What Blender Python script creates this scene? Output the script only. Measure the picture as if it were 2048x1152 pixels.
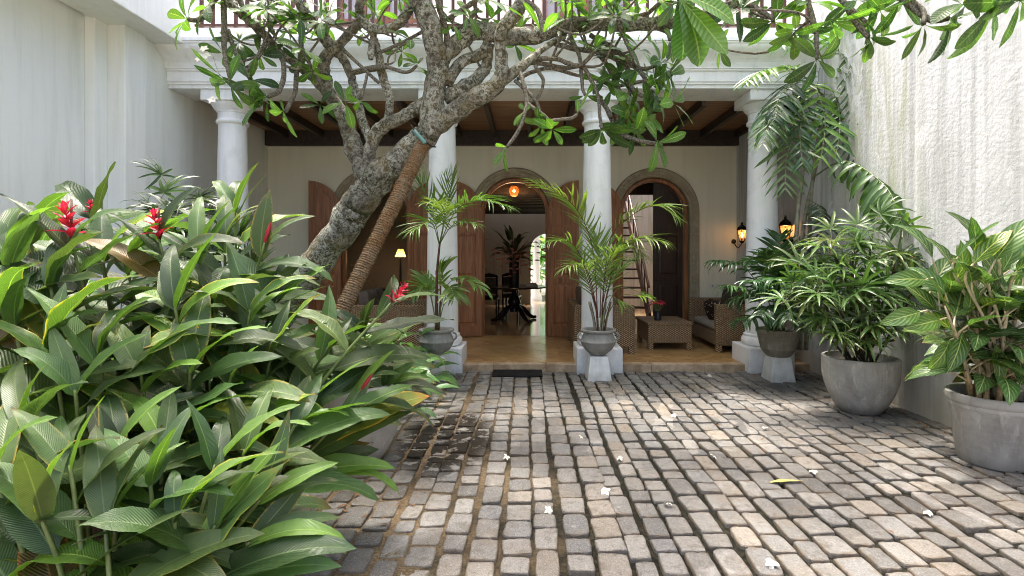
import bpy, math, random
from mathutils import Vector, Matrix, noise
R = math.radians
random.seed(7)
for o in list(bpy.data.objects): bpy.data.objects.remove(o)
SC = bpy.context.scene
COL = SC.collection

# ---------------------------------------------------------------- camera
F, CX, CY, EYE = 1050.0, 1055.0, 512.0, 1.6
cam_d = bpy.data.cameras.new('camera'); cam = bpy.data.objects.new('camera', cam_d); COL.objects.link(cam)
cam.location = (0, 0, EYE); cam.rotation_euler = (R(90), 0, 0)
cam_d.sensor_width = 36; cam_d.lens = F / 2048 * 36
cam_d.shift_x = -(CX - 1024) / 2048; cam_d.shift_y = -(576 - CY) / 2048
cam_d.clip_start = 0.05; cam_d.clip_end = 600
SC.camera = cam

# ---------------------------------------------------------------- world, sun, exposure
TO_SUN = Vector((-0.14, 0.17, 0.95)).normalized()
EL = math.asin(TO_SUN.z); AZ = math.atan2(TO_SUN.x, TO_SUN.y)
W = bpy.data.worlds.new('World'); SC.world = W; W.use_nodes = True
wn = W.node_tree.nodes; wn.clear()
sky = wn.new('ShaderNodeTexSky'); sky.sky_type = 'NISHITA'; sky.sun_disc = False
sky.sun_elevation = EL; sky.sun_rotation = AZ; sky.air_density = .8; sky.dust_density = 8; sky.ozone_density = 1.0
bg = wn.new('ShaderNodeBackground'); bg.inputs[1].default_value = 0.15
wo = wn.new('ShaderNodeOutputWorld')
W.node_tree.links.new(sky.outputs[0], bg.inputs[0]); W.node_tree.links.new(bg.outputs[0], wo.inputs[0])
sd = bpy.data.lights.new('sun', 'SUN'); sd.energy = 1.15; sd.angle = R(5); sd.color = (1, .965, .91)
sun = bpy.data.objects.new('sun', sd); COL.objects.link(sun)
sun.rotation_euler = TO_SUN.to_track_quat('Z', 'Y').to_euler(); sun.location = TO_SUN * 30
SC.view_settings.view_transform = 'Standard'; SC.view_settings.look = 'None'
SC.view_settings.exposure = 2.45; SC.view_settings.gamma = 1.0
SC.render.engine = 'CYCLES'
c = SC.cycles
c.use_denoising = True; c.max_bounces = 10; c.diffuse_bounces = 5; c.glossy_bounces = 4
c.transmission_bounces = 4; c.transparent_max_bounces = 6; c.caustics_reflective = False; c.caustics_refractive = False
c.sample_clamp_indirect = 6.0; c.filter_width = 1.0

def P(px, py, Y):
    return Vector(((px - CX) * Y / F, Y, EYE - (py - CY) * Y / F))
def G(px, py):                       # point of the ground under a pixel
    Y = EYE * F / (py - CY); return Vector(((px - CX) * Y / F, Y, 0))

# ---------------------------------------------------------------- node helper
class NT:
    def __init__(s, name):
        s.m = bpy.data.materials.new(name); s.m.use_nodes = True
        s.t = s.m.node_tree; s.t.nodes.clear()
        s.out = s.n('ShaderNodeOutputMaterial'); s.b = s.n('ShaderNodeBsdfPrincipled')
        s.l(s.b.outputs[0], s.out.inputs[0])
    def n(s, t, **k):
        nd = s.t.nodes.new(t)
        for a, v in k.items(): setattr(nd, a, v)
        return nd
    def l(s, a, b): s.t.links.new(a, b)
    def put(s, v, inp):
        if isinstance(v, (int, float)): inp.default_value = v
        elif isinstance(v, tuple):
            inp.default_value = v if len(v) == len(inp.default_value) else tuple(v) + (1,)
        else: s.l(v, inp)
    def coord(s, kind='Object', scale=(1, 1, 1)):
        if kind == 'World': o = s.n('ShaderNodeNewGeometry').outputs['Position']
        else: o = s.n('ShaderNodeTexCoord').outputs[kind]
        if scale == (1, 1, 1): return o
        mp = s.n('ShaderNodeMapping'); s.l(o, mp.inputs[0]); mp.inputs['Scale'].default_value = scale
        return mp.outputs[0]
    def noise(s, vec, scale=5, detail=3, rough=.55, dist=0):
        nd = s.n('ShaderNodeTexNoise'); s.l(vec, nd.inputs['Vector'])
        nd.inputs['Scale'].default_value = scale; nd.inputs['Detail'].default_value = detail
        nd.inputs['Roughness'].default_value = rough; nd.inputs['Distortion'].default_value = dist
        return nd.outputs['Fac']
    def voro(s, vec, scale=5, feature='F1', out='Distance'):
        nd = s.n('ShaderNodeTexVoronoi', feature=feature); s.l(vec, nd.inputs['Vector']); nd.inputs['Scale'].default_value = scale
        return nd.outputs[out]
    def ramp(s, fac, lo, hi, a=0., b=1.):
        nd = s.n('ShaderNodeMapRange'); nd.interpolation_type = 'SMOOTHSTEP'
        s.put(fac, nd.inputs[0]); nd.inputs[1].default_value = lo; nd.inputs[2].default_value = hi
        nd.inputs[3].default_value = a; nd.inputs[4].default_value = b
        return nd.outputs[0]
    def mix(s, fac, a, b, mode='MIX'):
        nd = s.n('ShaderNodeMix', data_type='RGBA', blend_type=mode)
        s.put(fac, nd.inputs[0]); s.put(a, nd.inputs[6]); s.put(b, nd.inputs[7])
        return nd.outputs[2]
    def math(s, op, a, b=0., cc=0.):
        nd = s.n('ShaderNodeMath', operation=op); s.put(a, nd.inputs[0]); s.put(b, nd.inputs[1]); s.put(cc, nd.inputs[2])
        return nd.outputs[0]
    def sep(s, v):
        nd = s.n('ShaderNodeSeparateXYZ'); s.l(v, nd.inputs[0]); return nd.outputs
    def bump(s, h, strength=.3, dist=.01, prev=None):
        nd = s.n('ShaderNodeBump'); nd.inputs['Strength'].default_value = strength; nd.inputs['Distance'].default_value = dist
        s.l(h, nd.inputs['Height'])
        if prev is not None: s.l(prev, nd.inputs['Normal'])
        s.l(nd.outputs[0], s.b.inputs['Normal']); return nd.outputs[0]
    def set(s, col=None, rough=None, spec=None, metal=None):
        if col is not None: s.put(col, s.b.inputs['Base Color'])
        if rough is not None: s.put(rough, s.b.inputs['Roughness'])
        if spec is not None: s.put(spec, s.b.inputs['Specular IOR Level'])
        if metal is not None: s.put(metal, s.b.inputs['Metallic'])
        return s.m
    def rnd(s): return s.n('ShaderNodeObjectInfo').outputs['Random']
    def tint(s): return s.n('ShaderNodeObjectInfo').outputs['Color']
    def translucent(s, col, fac):
        t = s.n('ShaderNodeBsdfTranslucent'); s.put(col, t.inputs[0]); mx = s.n('ShaderNodeMixShader')
        s.put(fac, mx.inputs[0]); s.l(s.b.outputs[0], mx.inputs[1]); s.l(t.outputs[0], mx.inputs[2]); s.l(mx.outputs[0], s.out.inputs[0])
M = {}
def simple(name, col, rough=.6, nscale=8, var=.25, bscale=60, bstr=.15, spec=.5, metal=0, kind='Object', bdist=.004):
    t = NT(name); v = t.coord(kind)
    a = t.noise(v, nscale, 4); dark = tuple(x * (1 - var) for x in col); lite = tuple(min(1, x * (1 + var * .6)) for x in col)
    c_ = t.mix(t.ramp(a, .3, .7), dark, lite)
    t.bump(t.noise(v, bscale, 3), bstr, bdist); M[name] = t.set(c_, rough, spec, metal); return t

# plaster walls --------------------------------------------------------
def plaster(name, base, streak, amount, bstr, bscale, algae=None, bdist=.012, base_soil=None, xcalc=None):
    t = NT(name); v = t.coord('World')
    st = t.noise(t.coord('World', (2.2, 2.2, .16)), 2.3, 5, .65, .3)
    fine = t.noise(t.coord('World', (7, 7, .35)), 2.0, 4, .6)
    blot = t.noise(v, .9, 5, .6)
    col = t.mix(t.math('MULTIPLY', t.ramp(st, .45, .75), amount), base, streak)
    col = t.mix(t.math('MULTIPLY', t.ramp(fine, .5, .75), amount * .5), col, streak)
    col = t.mix(t.math('MULTIPLY', t.ramp(blot, .35, .7), .18), col, tuple(x * .78 for x in base))
    if algae:
        dk = t.ramp(t.noise(t.coord('World', (2.6, 2.6, .11)), 2.9, 6, .7, .2), .44, .66); col = t.mix(t.math('MULTIPLY', dk, .65), col, (.31, .315, .31))
        wh = t.ramp(t.noise(t.coord('World', (5, 5, .09)), 2.2, 4, .6, .1), .56, .66); col = t.mix(t.math('MULTIPLY', wh, .55), col, (.72, .72, .72))
        bl2 = t.ramp(t.noise(v, 1.1, 6, .68, .4), .42, .62); col = t.mix(t.math('MULTIPLY', bl2, .30), col, (.44, .445, .43))
        al, y0, y1, amt = algae
        y = t.sep(v)[1]
        band = t.math('MULTIPLY', t.ramp(y, y0, y0 + .8), t.ramp(y, y1 - .8, y1, 1, 0))
        f = t.math('MULTIPLY', t.math('MULTIPLY', t.ramp(t.noise(t.coord('World', (3.5, 3.5, .5)), 1.7, 6, .7, .6), .42, .62), band), amt)
        col = t.mix(f, col, al)
        pe = t.ramp(t.noise(v, 1.6, 4, .6, .5), .60, .62)       # flaked patches of newer paint
        col = t.mix(t.math('MULTIPLY', pe, .7), col, tuple(min(1, x * 1.04) for x in base))
    if base_soil:
        z = t.sep(v)[2]
        f = t.math('MULTIPLY', t.ramp(t.math('ADD', z, t.math('MULTIPLY', t.noise(v, 3, 4), .5)), .1, .9, 1, 0), .75)
        col = t.mix(f, col, base_soil)
    h = t.math('ADD', t.noise(v, bscale, 5, .62), t.math('MULTIPLY', t.noise(v, bscale * .22, 3), .8))
    t.bump(h, bstr, bdist); M[name] = t.set(col, .85, .25)
plaster('plaster_left', (.81, .82, .78), (.50, .53, .46), .34, .22, 28)
plaster('plaster_right', (.60, .605, .61), (.36, .365, .355), .85, .5, 24, ((.30, .32, .18), 4.9, 7.0, .6), .014, (.42, .36, .25))
plaster('plaster_porch', (.80, .775, .64), (.62, .59, .47), .45, .12, 20)
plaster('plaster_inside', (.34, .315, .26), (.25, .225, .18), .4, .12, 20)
plaster('plaster_upper', (.80, .72, .64), (.6, .5, .42), .4, .12, 20)
plaster('plaster_court', (.80, .79, .76), (.40, .37, .36), .9, .3, 14)
def paint(name, base, grime, gf, rough=.6):
    t = NT(name); v = t.coord('World')
    st = t.noise(t.coord('World', (4, 4, .4)), 2.2, 5, .65, .2); bl = t.noise(v, 5, 5, .6)
    c_ = t.mix(t.math('MULTIPLY', t.ramp(st, .45, .8), gf), base, grime)
    c_ = t.mix(t.math('MULTIPLY', t.ramp(bl, .5, .75), gf * .6), c_, grime)
    z = t.sep(v)[2]; sf = t.math('MULTIPLY', t.ramp(t.math('ADD', z, t.math('MULTIPLY', t.noise(v, 9, 5, .7), .35)), .08, .42, 1, 0), .7); c_ = t.mix(sf, c_, tuple(x * .62 for x in grime))
    ck = t.noise(v, 22, 6, .75); c_ = t.mix(t.ramp(ck, .66, .70, 0, .45), c_, tuple(x * .7 for x in grime))
    t.bump(t.math('ADD', t.noise(v, 90, 3), t.math('MULTIPLY', t.noise(v, 7, 4), 2)), .22, .004); M[name] = t.set(c_, rough, .35)
paint('white_paint', (.82, .83, .84), (.52, .54, .54), .55)
paint('pedestal_paint', (.78, .79, .78), (.42, .41, .36), .5)

# stone, floor ---------------------------------------------------------
t = NT('arch_stone'); v = t.coord('World')
a = t.noise(v, 9, 6, .7, 1.2); b = t.noise(v, 38, 4)
M['arch_stone'] = t.set(t.mix(t.ramp(b, .3, .75), t.mix(t.ramp(a, .3, .7), (.20, .165, .105), (.43, .37, .26)), (.30, .26, .18)), .6, .4); t.bump(b, .2, .004)
t = NT('floor_polish'); v = t.coord('World')
a = t.noise(v, 2.6, 6, .68, .9); b = t.noise(t.coord('World', (1, 3, 1)), 7, 5, .7)
c1 = t.mix(t.ramp(a, .3, .7), (.36, .19, .07), (.66, .42, .17)); c1 = t.mix(t.math('MULTIPLY', t.ramp(b, .45, .75), .6), c1, (.26, .14, .06))
c1 = t.mix(t.math('MULTIPLY', t.rnd(), .25), c1, (.40, .26, .13))
t.bump(t.noise(t.coord('World', (.5, 2.2, 1)), 4, 3), .10, .004); M['floor_polish'] = t.set(c1, t.ramp(a, .2, .8, .30, .16), .55)
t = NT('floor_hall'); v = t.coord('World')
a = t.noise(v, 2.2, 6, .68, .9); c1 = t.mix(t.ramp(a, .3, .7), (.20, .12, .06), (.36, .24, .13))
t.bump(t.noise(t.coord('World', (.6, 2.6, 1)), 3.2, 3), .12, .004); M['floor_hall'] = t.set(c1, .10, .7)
t = NT('riser_stone'); v = t.coord('World')
a = t.noise(v, 6, 6, .7); M['riser_stone'] = t.set(t.mix(t.ramp(a, .35, .68), (.26, .18, .105), (.50, .38, .26)), .7, .3); t.bump(t.noise(v, 40, 3), .3, .004)
t = NT('grout'); M['grout'] = t.set((.13, .075, .035), .6, .3)

# cobbles --------------------------------------------------------------
def cobble(name, per_piece):
    t = NT(name); v = t.coord('World')
    r = t.rnd() if per_piece else t.voro(t.coord('World', (6.1, 3.45, 1)), 1.0, 'F1', 'Color')
    if not per_piece: r = t.sep(r)[0]
    base = t.mix(r, (.110, .106, .099), (.245, .232, .210))
    r2 = t.math('FRACT', t.math('MULTIPLY', r, 7.31))
    base = t.mix(t.math('MULTIPLY', t.ramp(r2, .75, 1.0), .4), base, (.33, .265, .19))
    base = t.mix(t.math('MULTIPLY', t.ramp(r2, .0, .16, 1, 0), .55), base, (.16, .165, .17))
    big_ = t.noise(v, 1.7, 3); sp = t.noise(v, 150, 3, .7); base = t.mix(t.math('MULTIPLY', t.ramp(sp, .50, .66), .5), base, (.44, .425, .40))
    base = t.mix(t.math('MULTIPLY', t.ramp(sp, .33, .45, 1, 0), .55), base, (.10, .095, .085))
    big = t.noise(v, 2.3, 6, .66, .5); base = t.mix(t.math('MULTIPLY', t.ramp(big, .50, .68), .45), base, (.215, .17, .12))
    pale = t.noise(v, 1.3, 5, .66, .8); base = t.mix(t.math('MULTIPLY', t.ramp(pale, .55, .68), .4), base, (.52, .49, .45))
    n12 = t.noise(v, 15, 6, .75, .5); base = t.mix(t.math('MULTIPLY', t.ramp(n12, .50, .64), .55), base, (.115, .098, .075))
    base = t.mix(t.math('MULTIPLY', t.ramp(n12, .30, .42, 1, 0), .4), base, (.42, .39, .34))
    pits = t.voro(v, 34); base = t.mix(t.ramp(pits, .05, .13, .7, 0), base, (.05, .042, .035))
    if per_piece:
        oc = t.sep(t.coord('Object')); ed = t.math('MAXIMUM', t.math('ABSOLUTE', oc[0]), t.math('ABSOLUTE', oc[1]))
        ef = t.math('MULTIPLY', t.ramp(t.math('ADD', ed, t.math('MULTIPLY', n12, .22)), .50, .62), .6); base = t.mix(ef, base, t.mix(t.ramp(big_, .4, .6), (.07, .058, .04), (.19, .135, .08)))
    # damp stains left of the path
    xyz = t.sep(v); dx = t.math('ADD', xyz[0], .70); dy = t.math('ADD', xyz[1], -4.6)
    d = t.math('ADD', t.math('MULTIPLY', t.math('MULTIPLY', dx, dx), 5.5), t.math('MULTIPLY', t.math('MULTIPLY', dy, dy), 1.3))
    wet = t.math('MULTIPLY', t.ramp(d, .45, 1.3, 1, 0), t.ramp(t.noise(v, 7, 4, .6), .40, .48))
    base = t.mix(t.math('MULTIPLY', wet, .94), base, (.022, .018, .013))
    t.bump(t.math('ADD', sp, t.math('MULTIPLY', t.noise(v, 30, 5, .7), 2.2)), .85, .009)
    M[name] = t.set(base, t.math('ADD', t.ramp(big, .3, .7, .62, .8), t.math('MULTIPLY', wet, -.03)), t.math('MULTIPLY_ADD', wet, -.15, .2))
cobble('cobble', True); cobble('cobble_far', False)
t = NT('joint'); v = t.coord('World')
x = t.sep(v)[0]; nn = t.noise(v, 1.5, 5, .65)
f = t.ramp(t.math('ADD', t.math('MULTIPLY', x, .22), nn), .12, .62)
sand = t.mix(t.ramp(t.noise(v, 60, 3), .3, .7), (.12, .082, .045), (.27, .195, .115)); moss = t.mix(t.ramp(t.noise(v, 45, 4), .4, .7), (.009, .009, .007), (.036, .033, .020))
t.bump(t.noise(v, 70, 4, .7), .9, .012); M['joint'] = t.set(t.mix(f, sand, moss), .95, .15)
t = NT('soil'); v = t.coord('World'); a = t.noise(v, 30, 5, .7)
t.bump(a, 1, .03); M['soil'] = t.set(t.mix(t.ramp(a, .3, .7), (.018, .012, .008), (.10, .065, .04)), .95, .1)
t = NT('ground'); v = t.coord('World'); a = t.noise(v, 3, 5, .7)
t.bump(a, .5, .05); M['ground'] = t.set(t.mix(t.ramp(a, .3, .7), (.16, .14, .11), (.30, .27, .22)), .95, .1)

# wood -----------------------------------------------------------------
def wood(name, dark, lite, axis=2, rough=.42, scale=1.0, stretch=.05, kind='Object', spec=.45):
    t = NT(name); s = [9, 9, 9]; s[axis] *= stretch
    v = t.coord(kind, tuple(x * scale for x in s)); r = t.rnd()
    off = t.n('ShaderNodeVectorMath', operation='ADD'); t.l(v, off.inputs[0])
    cb = t.n('ShaderNodeCombineXYZ'); t.l(t.math('MULTIPLY', r, 40), cb.inputs[0]); t.l(cb.outputs[0], off.inputs[1]); v = off.outputs[0]
    a = t.noise(v, 2.2, 6, .65, .8); b = t.noise(v, 9, 3, .6)
    c_ = t.mix(t.ramp(a, .28, .72), dark, lite); c_ = t.mix(t.math('MULTIPLY', t.ramp(b, .45, .7), .4), c_, tuple(x * .5 for x in dark))
    c_ = t.mix(t.math('MULTIPLY', r, .3), c_, tuple(x * .6 for x in lite))
    t.bump(b, .2, .003); M[name] = t.set(c_, rough, spec)
wood('door_wood', (.16, .055, .018), (.44, .18, .066), 2)
wood('dark_wood', (.018, .010, .007), (.055, .028, .018), 2, .35)
wood('shutter_wood', (.11, .04, .022), (.26, .10, .055), 2, .5); wood('rail_wood', (.045, .018, .012), (.11, .045, .03), 2, .5)
wood('ceiling_wood', (.20, .10, .05), (.42, .235, .125), 0, .5, .6)
wood('beam_wood', (.022, .015, .012), (.07, .048, .034), 1, .5)
wood('stair_wood', (.05, .018, .011), (.12, .045, .027), 0, .4)
wood('black_wood', (.007, .006, .006), (.022, .017, .014), 2, .22)

# pots, metal ----------------------------------------------------------
def concrete(name, base, stain, rough=.75):
    t = NT(name); v = t.coord('Object'); w = t.coord('World', (3, 3, .7))
    a = t.noise(v, 4, 6, .65, .6); b = t.noise(w, 2.4, 5, .7); h = t.noise(t.coord('Object', (2, 2, 30)), 3, 3)
    c_ = t.mix(t.ramp(a, .3, .7), tuple(x * .8 for x in base), tuple(x * 1.15 for x in base))
    c_ = t.mix(t.math('MULTIPLY', t.ramp(b, .48, .72), .6), c_, stain)
    c_ = t.mix(t.math('MULTIPLY', t.ramp(h, .5, .7), .16), c_, tuple(x * 1.35 for x in base))
    lm = t.noise(t.coord('World', (5, 5, 1.1)), 2.6, 6, .7, .4); c_ = t.mix(t.ramp(lm, .56, .66, 0, .38), c_, tuple(min(1, x * 1.8) for x in base))
    wz = t.sep(t.coord('World'))[2]; c_ = t.mix(t.ramp(t.math('ADD', wz, t.math('MULTIPLY', b, .22)), .10, .26, .6, 0), c_, tuple(x * .5 for x in stain))
    t.bump(t.math('ADD', t.noise(v, 45, 4), h), .3, .004); M[name] = t.set(c_, rough, .3)
concrete('concrete', (.36, .345, .315), (.19, .175, .145)); concrete('urn_grey', (.29, .285, .265), (.14, .13, .105)); concrete('mossy_pot', (.25, .23, .185), (.11, .105, .07))
simple('iron', (.02, .019, .018), .4, 10, .3, 50, .2, .5, .7)
simple('vase_black', (.016, .017, .019), .35, 6, .2)
simple('mat_rubber', (.022, .022, .022), .95, 30, .4, 220, 1.0, .1, bdist=.01)
simple('grey_cushion', (.30, .265, .22), .9, 6, .15, 300, .4)
simple('brown_cushion', (.10, .075, .055), .9, 6, .2, 300, .4)
simple('dark_red_cushion', (.045, .012, .012), .9, 6, .3, 300, .4)
t = NT('floral_cushion'); v = t.coord('Object'); f = t.ramp(t.voro(v, 26), .22, .30, 1, 0); f = t.math('MULTIPLY', f, t.ramp(t.noise(v, 9, 2), .45, .52))
M['floral_cushion'] = t.set(t.mix(f, (.035, .02, .015), (.55, .5, .42)), .9, .2)
simple('switch_white', (.72, .70, .64), .4, 3, .05)
simple('paper', (.42, .40, .44), .8, 20, .3)
t = NT('wicker'); v = t.coord('Object'); xs = t.sep(v)
a1 = t.math('SINE', t.math('MULTIPLY', t.math('ADD', xs[0], xs[1]), 120)); a2 = t.math('SINE', t.math('ADD', t.math('MULTIPLY', xs[2], 210), t.math('MULTIPLY', t.math('SIGN', a1), 1.57)))
h = t.math('ADD', t.math('MULTIPLY', t.math('ABSOLUTE', a1), .8), a2)
nn = t.noise(v, 24, 4, .7); c_ = t.mix(t.ramp(h, -.6, 1.4), (.055, .034, .018), (.50, .345, .20)); c_ = t.mix(t.math('MULTIPLY', t.ramp(nn, .4, .7), .5), c_, (.19, .115, .06))
t.bump(h, .9, .008); M['wicker'] = t.set(c_, .6, .35)
def emit(name, col, s):
    t = NT(name); e = t.n('ShaderNodeEmission'); e.inputs[0].default_value = col + (1,); e.inputs[1].default_value = s; t.l(e.outputs[0], t.out.inputs[0]); M[name] = t.m
emit('flame', (1, .55, .22), 9); emit('bulb', (1, .70, .40), 4)
def glassy(name, col, rough=.05, mixf=.75):
    t = NT(name); g = t.n('ShaderNodeBsdfTransparent'); g.inputs[0].default_value = col + (1,); mx = t.n('ShaderNodeMixShader'); mx.inputs[0].default_value = mixf
    t.set(col, rough, .5); t.l(t.b.outputs[0], mx.inputs[1]); t.l(g.outputs[0], mx.inputs[2]); t.l(mx.outputs[0], t.out.inputs[0]); M[name] = t.m
glassy('amber_glass', (.85, .55, .30)); glassy('lantern_glass', (.95, .72, .45)); glassy('window_glass', (.32, .30, .32), .08, .12)
t = NT('lampshade'); t.translucent((.9, .55, .22), .6); M['lampshade'] = t.set((.7, .45, .2), .8, .1)

# bark, rope -----------------------------------------------------------
t = NT('bark'); v = t.coord('World'); n1 = t.noise(v, 9, 5, .7); n2 = t.noise(v, 34, 5, .72, .8); n3 = t.noise(v, 18, 5, .72, .5)
c_ = t.mix(t.ramp(n1, .35, .65), (.058, .050, .038), (.165, .14, .10)); c_ = t.mix(t.math('MULTIPLY', t.ramp(t.noise(v, 5, 4), .5, .65), .55), c_, (.16, .115, .035))
pt = t.ramp(t.noise(v, 3.2, 3), .36, .58, .35, 1); lich = t.math('MULTIPLY', t.math('MULTIPLY', t.ramp(n2, .44, .55), t.ramp(n3, .34, .50)), pt); c_ = t.mix(t.math('MULTIPLY', lich, .95), c_, t.mix(t.ramp(n1, .4, .6), (.33, .335, .26), (.46, .46, .40)))
c_ = t.mix(t.math('MULTIPLY', t.ramp(n2, .34, .42, 1, 0), .5), c_, (.022, .018, .014))
t.bump(t.math('ADD', n2, t.math('MULTIPLY', n3, 1.2)), .9, .014); M['bark'] = t.set(c_, .9, .2)
t = NT('twig_bark'); v = t.coord('World'); n2 = t.noise(v, 70, 3, .7)
M['twig_bark'] = t.set(t.mix(t.ramp(n2, .35, .65), (.06, .05, .036), (.24, .215, .17)), .9, .2); t.bump(n2, .6, .006)
t = NT('coir'); v = t.coord('World'); n2 = t.noise(v, 90, 4, .7); n1 = t.noise(v, 6, 3)
M['coir'] = t.set(t.mix(t.ramp(n1, .35, .65), t.mix(t.ramp(n2, .3, .7), (.075, .04, .018), (.30, .18, .09)), t.mix(t.ramp(n2, .3, .7), (.09, .06, .035), (.34, .25, .16))), .95, .1); t.bump(n2, 1, .006)
simple('teal_hose', (.10, .22, .19), .5, 6, .2); simple('stem_green', (.13, .17, .05), .45, 14, .3, 60, .1); simple('stem_red', (.10, .028, .018), .5, 20, .4, 60, .2)
simple('stem_brown', (.05, .038, .02), .8, 30, .4, 80, .5); simple('cane_grey', (.25, .24, .17), .6, 14, .5, 60, .2)
simple('cream_stem', (.50, .42, .26), .5, 20, .3, 60, .2); simple('ring_cane', (.36, .25, .13), .6, 30, .5, 60, .3)
simple('petal_white', (.62, .60, .52), .6, 20, .08); simple('yellow_leaf', (.55, .48, .12), .6, 10, .2)
simple('heliconia', (.34, .14, .11), .5, 30, .4); simple('dead_leaf', (.16, .085, .04), .85, 14, .4, 60, .3)

# leaves: uv u across, v along; object colour tints one leaf ---------------
def leafmat(name, dark, lite, rib, rough=.34, vein=60, slope=9, vstr=.35, trans=.30, edge=None, ribw=.022, blotch=None, tcol=None, spec=.5, bmp=.25):
    t = NT(name); uv = t.sep(t.coord('UV')); r = t.rnd()
    au = t.math('ABSOLUTE', t.math('SUBTRACT', uv[0], .5))
    ph = t.math('SUBTRACT', t.math('MULTIPLY', uv[1], vein), t.math('MULTIPLY', au, slope * 2))
    sn = t.math('SINE', ph); o = t.coord('Object'); nz = t.noise(o, 14, 4, .6)
    c_ = t.mix(r, dark, lite)
    c_ = t.mix(t.math('MULTIPLY', t.ramp(sn, .0, 1.), vstr), c_, tuple(min(1, x * 1.6) for x in lite))
    if blotch:
        bf = t.math('MULTIPLY', t.ramp(sn, -.2, .9), t.math('MULTIPLY', t.ramp(au, .03, .1), t.ramp(au, .30, .42, 1, 0)))
        c_ = t.mix(t.math('MULTIPLY', bf, .42), c_, blotch)
    c_ = t.mix(t.math('MULTIPLY', t.ramp(nz, .45, .75), .25), c_, tuple(x * .6 for x in dark))
    c_ = t.mix(t.ramp(au, ribw * .5, ribw * 1.4, .85, 0), c_, rib)
    if edge:
        e = t.math('MAXIMUM', t.ramp(au, .40, .5), t.ramp(uv[1], .80, 1.0))
        sel = t.ramp(t.math('FRACT', t.math('MULTIPLY', r, 13.7)), .62, .9)
        ef = t.math('MULTIPLY', t.math('MULTIPLY', e, sel), t.ramp(nz, .36, .6))
        c_ = t.mix(t.math('MULTIPLY', ef, .9), c_, t.mix(t.ramp(t.math('ADD', uv[1], t.math('MULTIPLY', nz, .3)), .95, 1.1), edge, (.22, .09, .03)))
    c_ = t.mix(1.0, c_, t.tint(), 'MULTIPLY')
    t.bump(t.math('ADD', sn, t.math('MULTIPLY', nz, .6)), bmp, .004)
    t.set(c_, t.ramp(nz, .3, .7, rough * .8, rough * 1.25), spec)
    t.translucent(t.mix(1.0, c_, tcol or (1.9, 2.1, .9), 'MULTIPLY'), trans); M[name] = t.m
leafmat('ginger_leaf', (.040, .076, .027), (.092, .155, .048), (.18, .25, .10), .36, 230, 44, .13, .27, (.40, .31, .06), bmp=.3)
leafmat('frangi_leaf', (.032, .078, .028), (.085, .165, .036), (.22, .30, .12), .30, 95, 7, .22, .34, None, .03)
leafmat('palm_leaf', (.065, .120, .026), (.13, .21, .05), (.14, .20, .07), .36, 0, 0, 0, .30, None, .06)
leafmat('dark_palm_leaf', (.022, .058, .024), (.055, .115, .04), (.09, .14, .06), .32, 0, 0, 0, .24, None, .06)
leafmat('fan_leaf', (.030, .075, .022), (.085, .15, .04), (.10, .16, .05), .34, 0, 0, 0, .26, (.42, .27, .08), .05)
leafmat('agla_leaf', (.038, .085, .024), (.075, .14, .035), (.34, .40, .17), .30, 42, 16, .12, .26, (.38, .40, .06), .03, (.20, .29, .12))
leafmat('lily_leaf', (.045, .105, .032), (.095, .185, .055), (.14, .22, .08), .36, 55, 8, .3, .28, (.36, .33, .06))
leafmat('red_bract', (.32, .012, .03), (.48, .03, .06), (.55, .12, .14), .42, 20, 3, .1, .30, None, .03, None, (1.5, .8, .9))
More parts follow.
